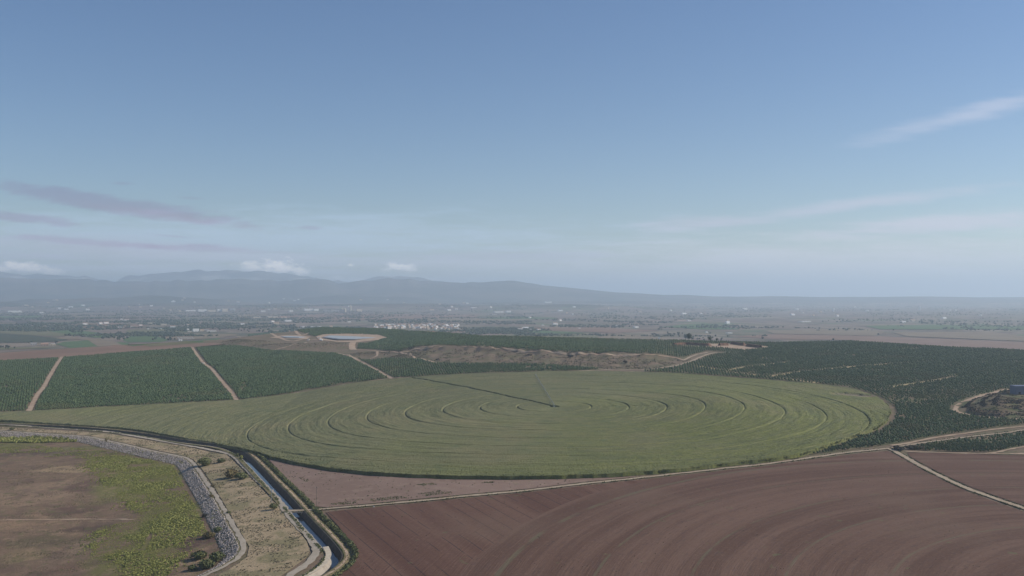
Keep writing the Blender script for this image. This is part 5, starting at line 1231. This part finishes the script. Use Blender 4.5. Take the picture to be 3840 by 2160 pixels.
def cloud(cx, cy, a, b, deg, colr, op, kind='s', soft=0.9):
    global col
    c, s = math.cos(R(deg)), math.sin(R(deg)); X = px - cx; Y = py - cy
    U = (X*c + Y*s) / a; Vv = (Y*c - X*s) / b
    if kind == 's': Vv = Vv + (n_big - 0.5) * 1.5; k = (n_fine - 0.5) * 1.1
    elif kind == 'v': k = (n_str - 0.5) * 1.5; Vv = Vv + (n_big - 0.5) * 0.8
    else: k = (n_cum - 0.5) * 2.6 + (n_fine - 0.5) * 1.4
    d = (U*U + Vv*Vv).sqrt() + k
    f = (1.0 - d.step(1.0 - soft, 1.0)) * front * op
    if colr[0] == 't':
        mm = nt.nodes.new('ShaderNodeMix'); mm.data_type = 'RGBA'; mm.blend_type = 'MULTIPLY'; mm.inputs[0].default_value = 1
        nt.links.new(col.s, mm.inputs[6]); mm.inputs[7].default_value = (*colr[1:], 1); colr = mm.outputs[2]
    col = mix(nt, f, col, colr)
G = ('t',0.86,0.69,0.79); Pk = ('t',1.10,0.93,0.95); WH = (7.0,7.1,7.9); WC = (17,16,15.6)
cloud(3100,1000,1900,170,-1,(8.2,8.2,8.4),0.9,'v',1.0)
cloud(700,905,2300,150,0,(6.2,7.9,10.4),0.55,'v',1.0)
cloud(430,930,780,60,3,Pk,0.9,'v'); cloud(300,905,420,20,4,G,0.7,'s',0.7); cloud(760,935,480,18,3,G,0.7,'s',0.8)
cloud(900,968,1000,34,1,(7.2,7.7,9.0),0.75,'v'); cloud(250,965,600,24,2,(6.6,6.9,8.4),0.7,'v')
cloud(500,1010,1100,30,1,(8.2,8.8,10.2),0.75,'v'); cloud(1750,990,700,34,0,(7.6,7.8,8.6),0.6,'v')
cloud(430,765,640,44,8.4,G,0.95,'s',0.6); cloud(600,802,430,26,8.6,('t',1.10,0.93,0.94),0.75,'s')
cloud(90,820,270,26,6.5,G,0.95,'s',0.7); cloud(460,688,60,9,2,G,0.52,'s'); cloud(720,742,70,7,3,G,0.38,'s'); cloud(1165,855,64,10,3,G,0.68,'s'); cloud(740,920,140,10,0,G,0.68,'s'); cloud(640,884,120,7,5,G,0.60,'s')
cloud(3640,425,560,52,-15.5,(5.9,6.5,8.2),0.6,'v',1.0)
cloud(3150,775,860,34,-7.5,(6.2,6.6,7.8),0.75,'v',1.0); cloud(3560,838,700,60,-4,(7.0,7.2,8.1),0.9,'v',1.0); cloud(3790,846,90,9,-3,WH,0.6,'s'); cloud(2650,835,330,34,-3,(6.2,6.5,7.6),0.68,'v',1.0)
cloud(1900,960,520,26,0,(5.8,6.0,7.0),0.68,'v')
for (cx, cy, aa, bb, op) in [(60,1000,50,20,.8),(120,1008,70,26,.9),(190,1018,60,16,.7),(15,1006,40,18,.7),(950,998,70,20,.7),(1030,1000,90,28,.95),(1110,1012,60,20,.85),(1480,1000,40,17,.75),(1530,1006,40,14,.7),(1450,1012,30,10,.6),(1312,994,16,7,.7),(1270,1042,50,10,.5),(1330,1048,40,8,.4),(1620,1048,50,7,.4)]: cloud(cx, cy, aa*1.15, bb*1.2, 3, WC, op, 'c', 0.85)
nt.links.new(col.s, bg.inputs['Color']); bg.inputs['Strength'].default_value = 0.1

sd = bpy.data.lights.new('sun', 'SUN'); sd.energy = 5.0; sd.angle = R(0.6); sd.color = (1.0, 0.93, 0.84); so = bpy.data.objects.new('sun', sd); COL.objects.link(so)
dirv = Vector((math.cos(SUN_EL)*math.cos(SUN_AZ), math.cos(SUN_EL)*math.sin(SUN_AZ), math.sin(SUN_EL))); so.rotation_euler = dirv.to_track_quat('Z', 'Y').to_euler(); so.location = (0, 0, 500)

cd = bpy.data.cameras.new('camera'); co = bpy.data.objects.new('camera', cd); COL.objects.link(co); co.location = (0, 0, CAMZ); co.rotation_euler = (math.pi/2, 0, 0)
cd.sensor_width = 36; cd.lens = 36*F/3840; cd.shift_y = (YH-1080)/3840; cd.clip_start = 1; cd.clip_end = 300000
SC.camera = co
SC.view_settings.view_transform = 'Standard'; SC.view_settings.look = 'None'; SC.view_settings.exposure = -0.06; SC.view_settings.gamma = 1
SC.cycles.max_bounces = 4; SC.cycles.volume_bounces = 2; SC.cycles.diffuse_bounces = 2; SC.cycles.use_denoising = True
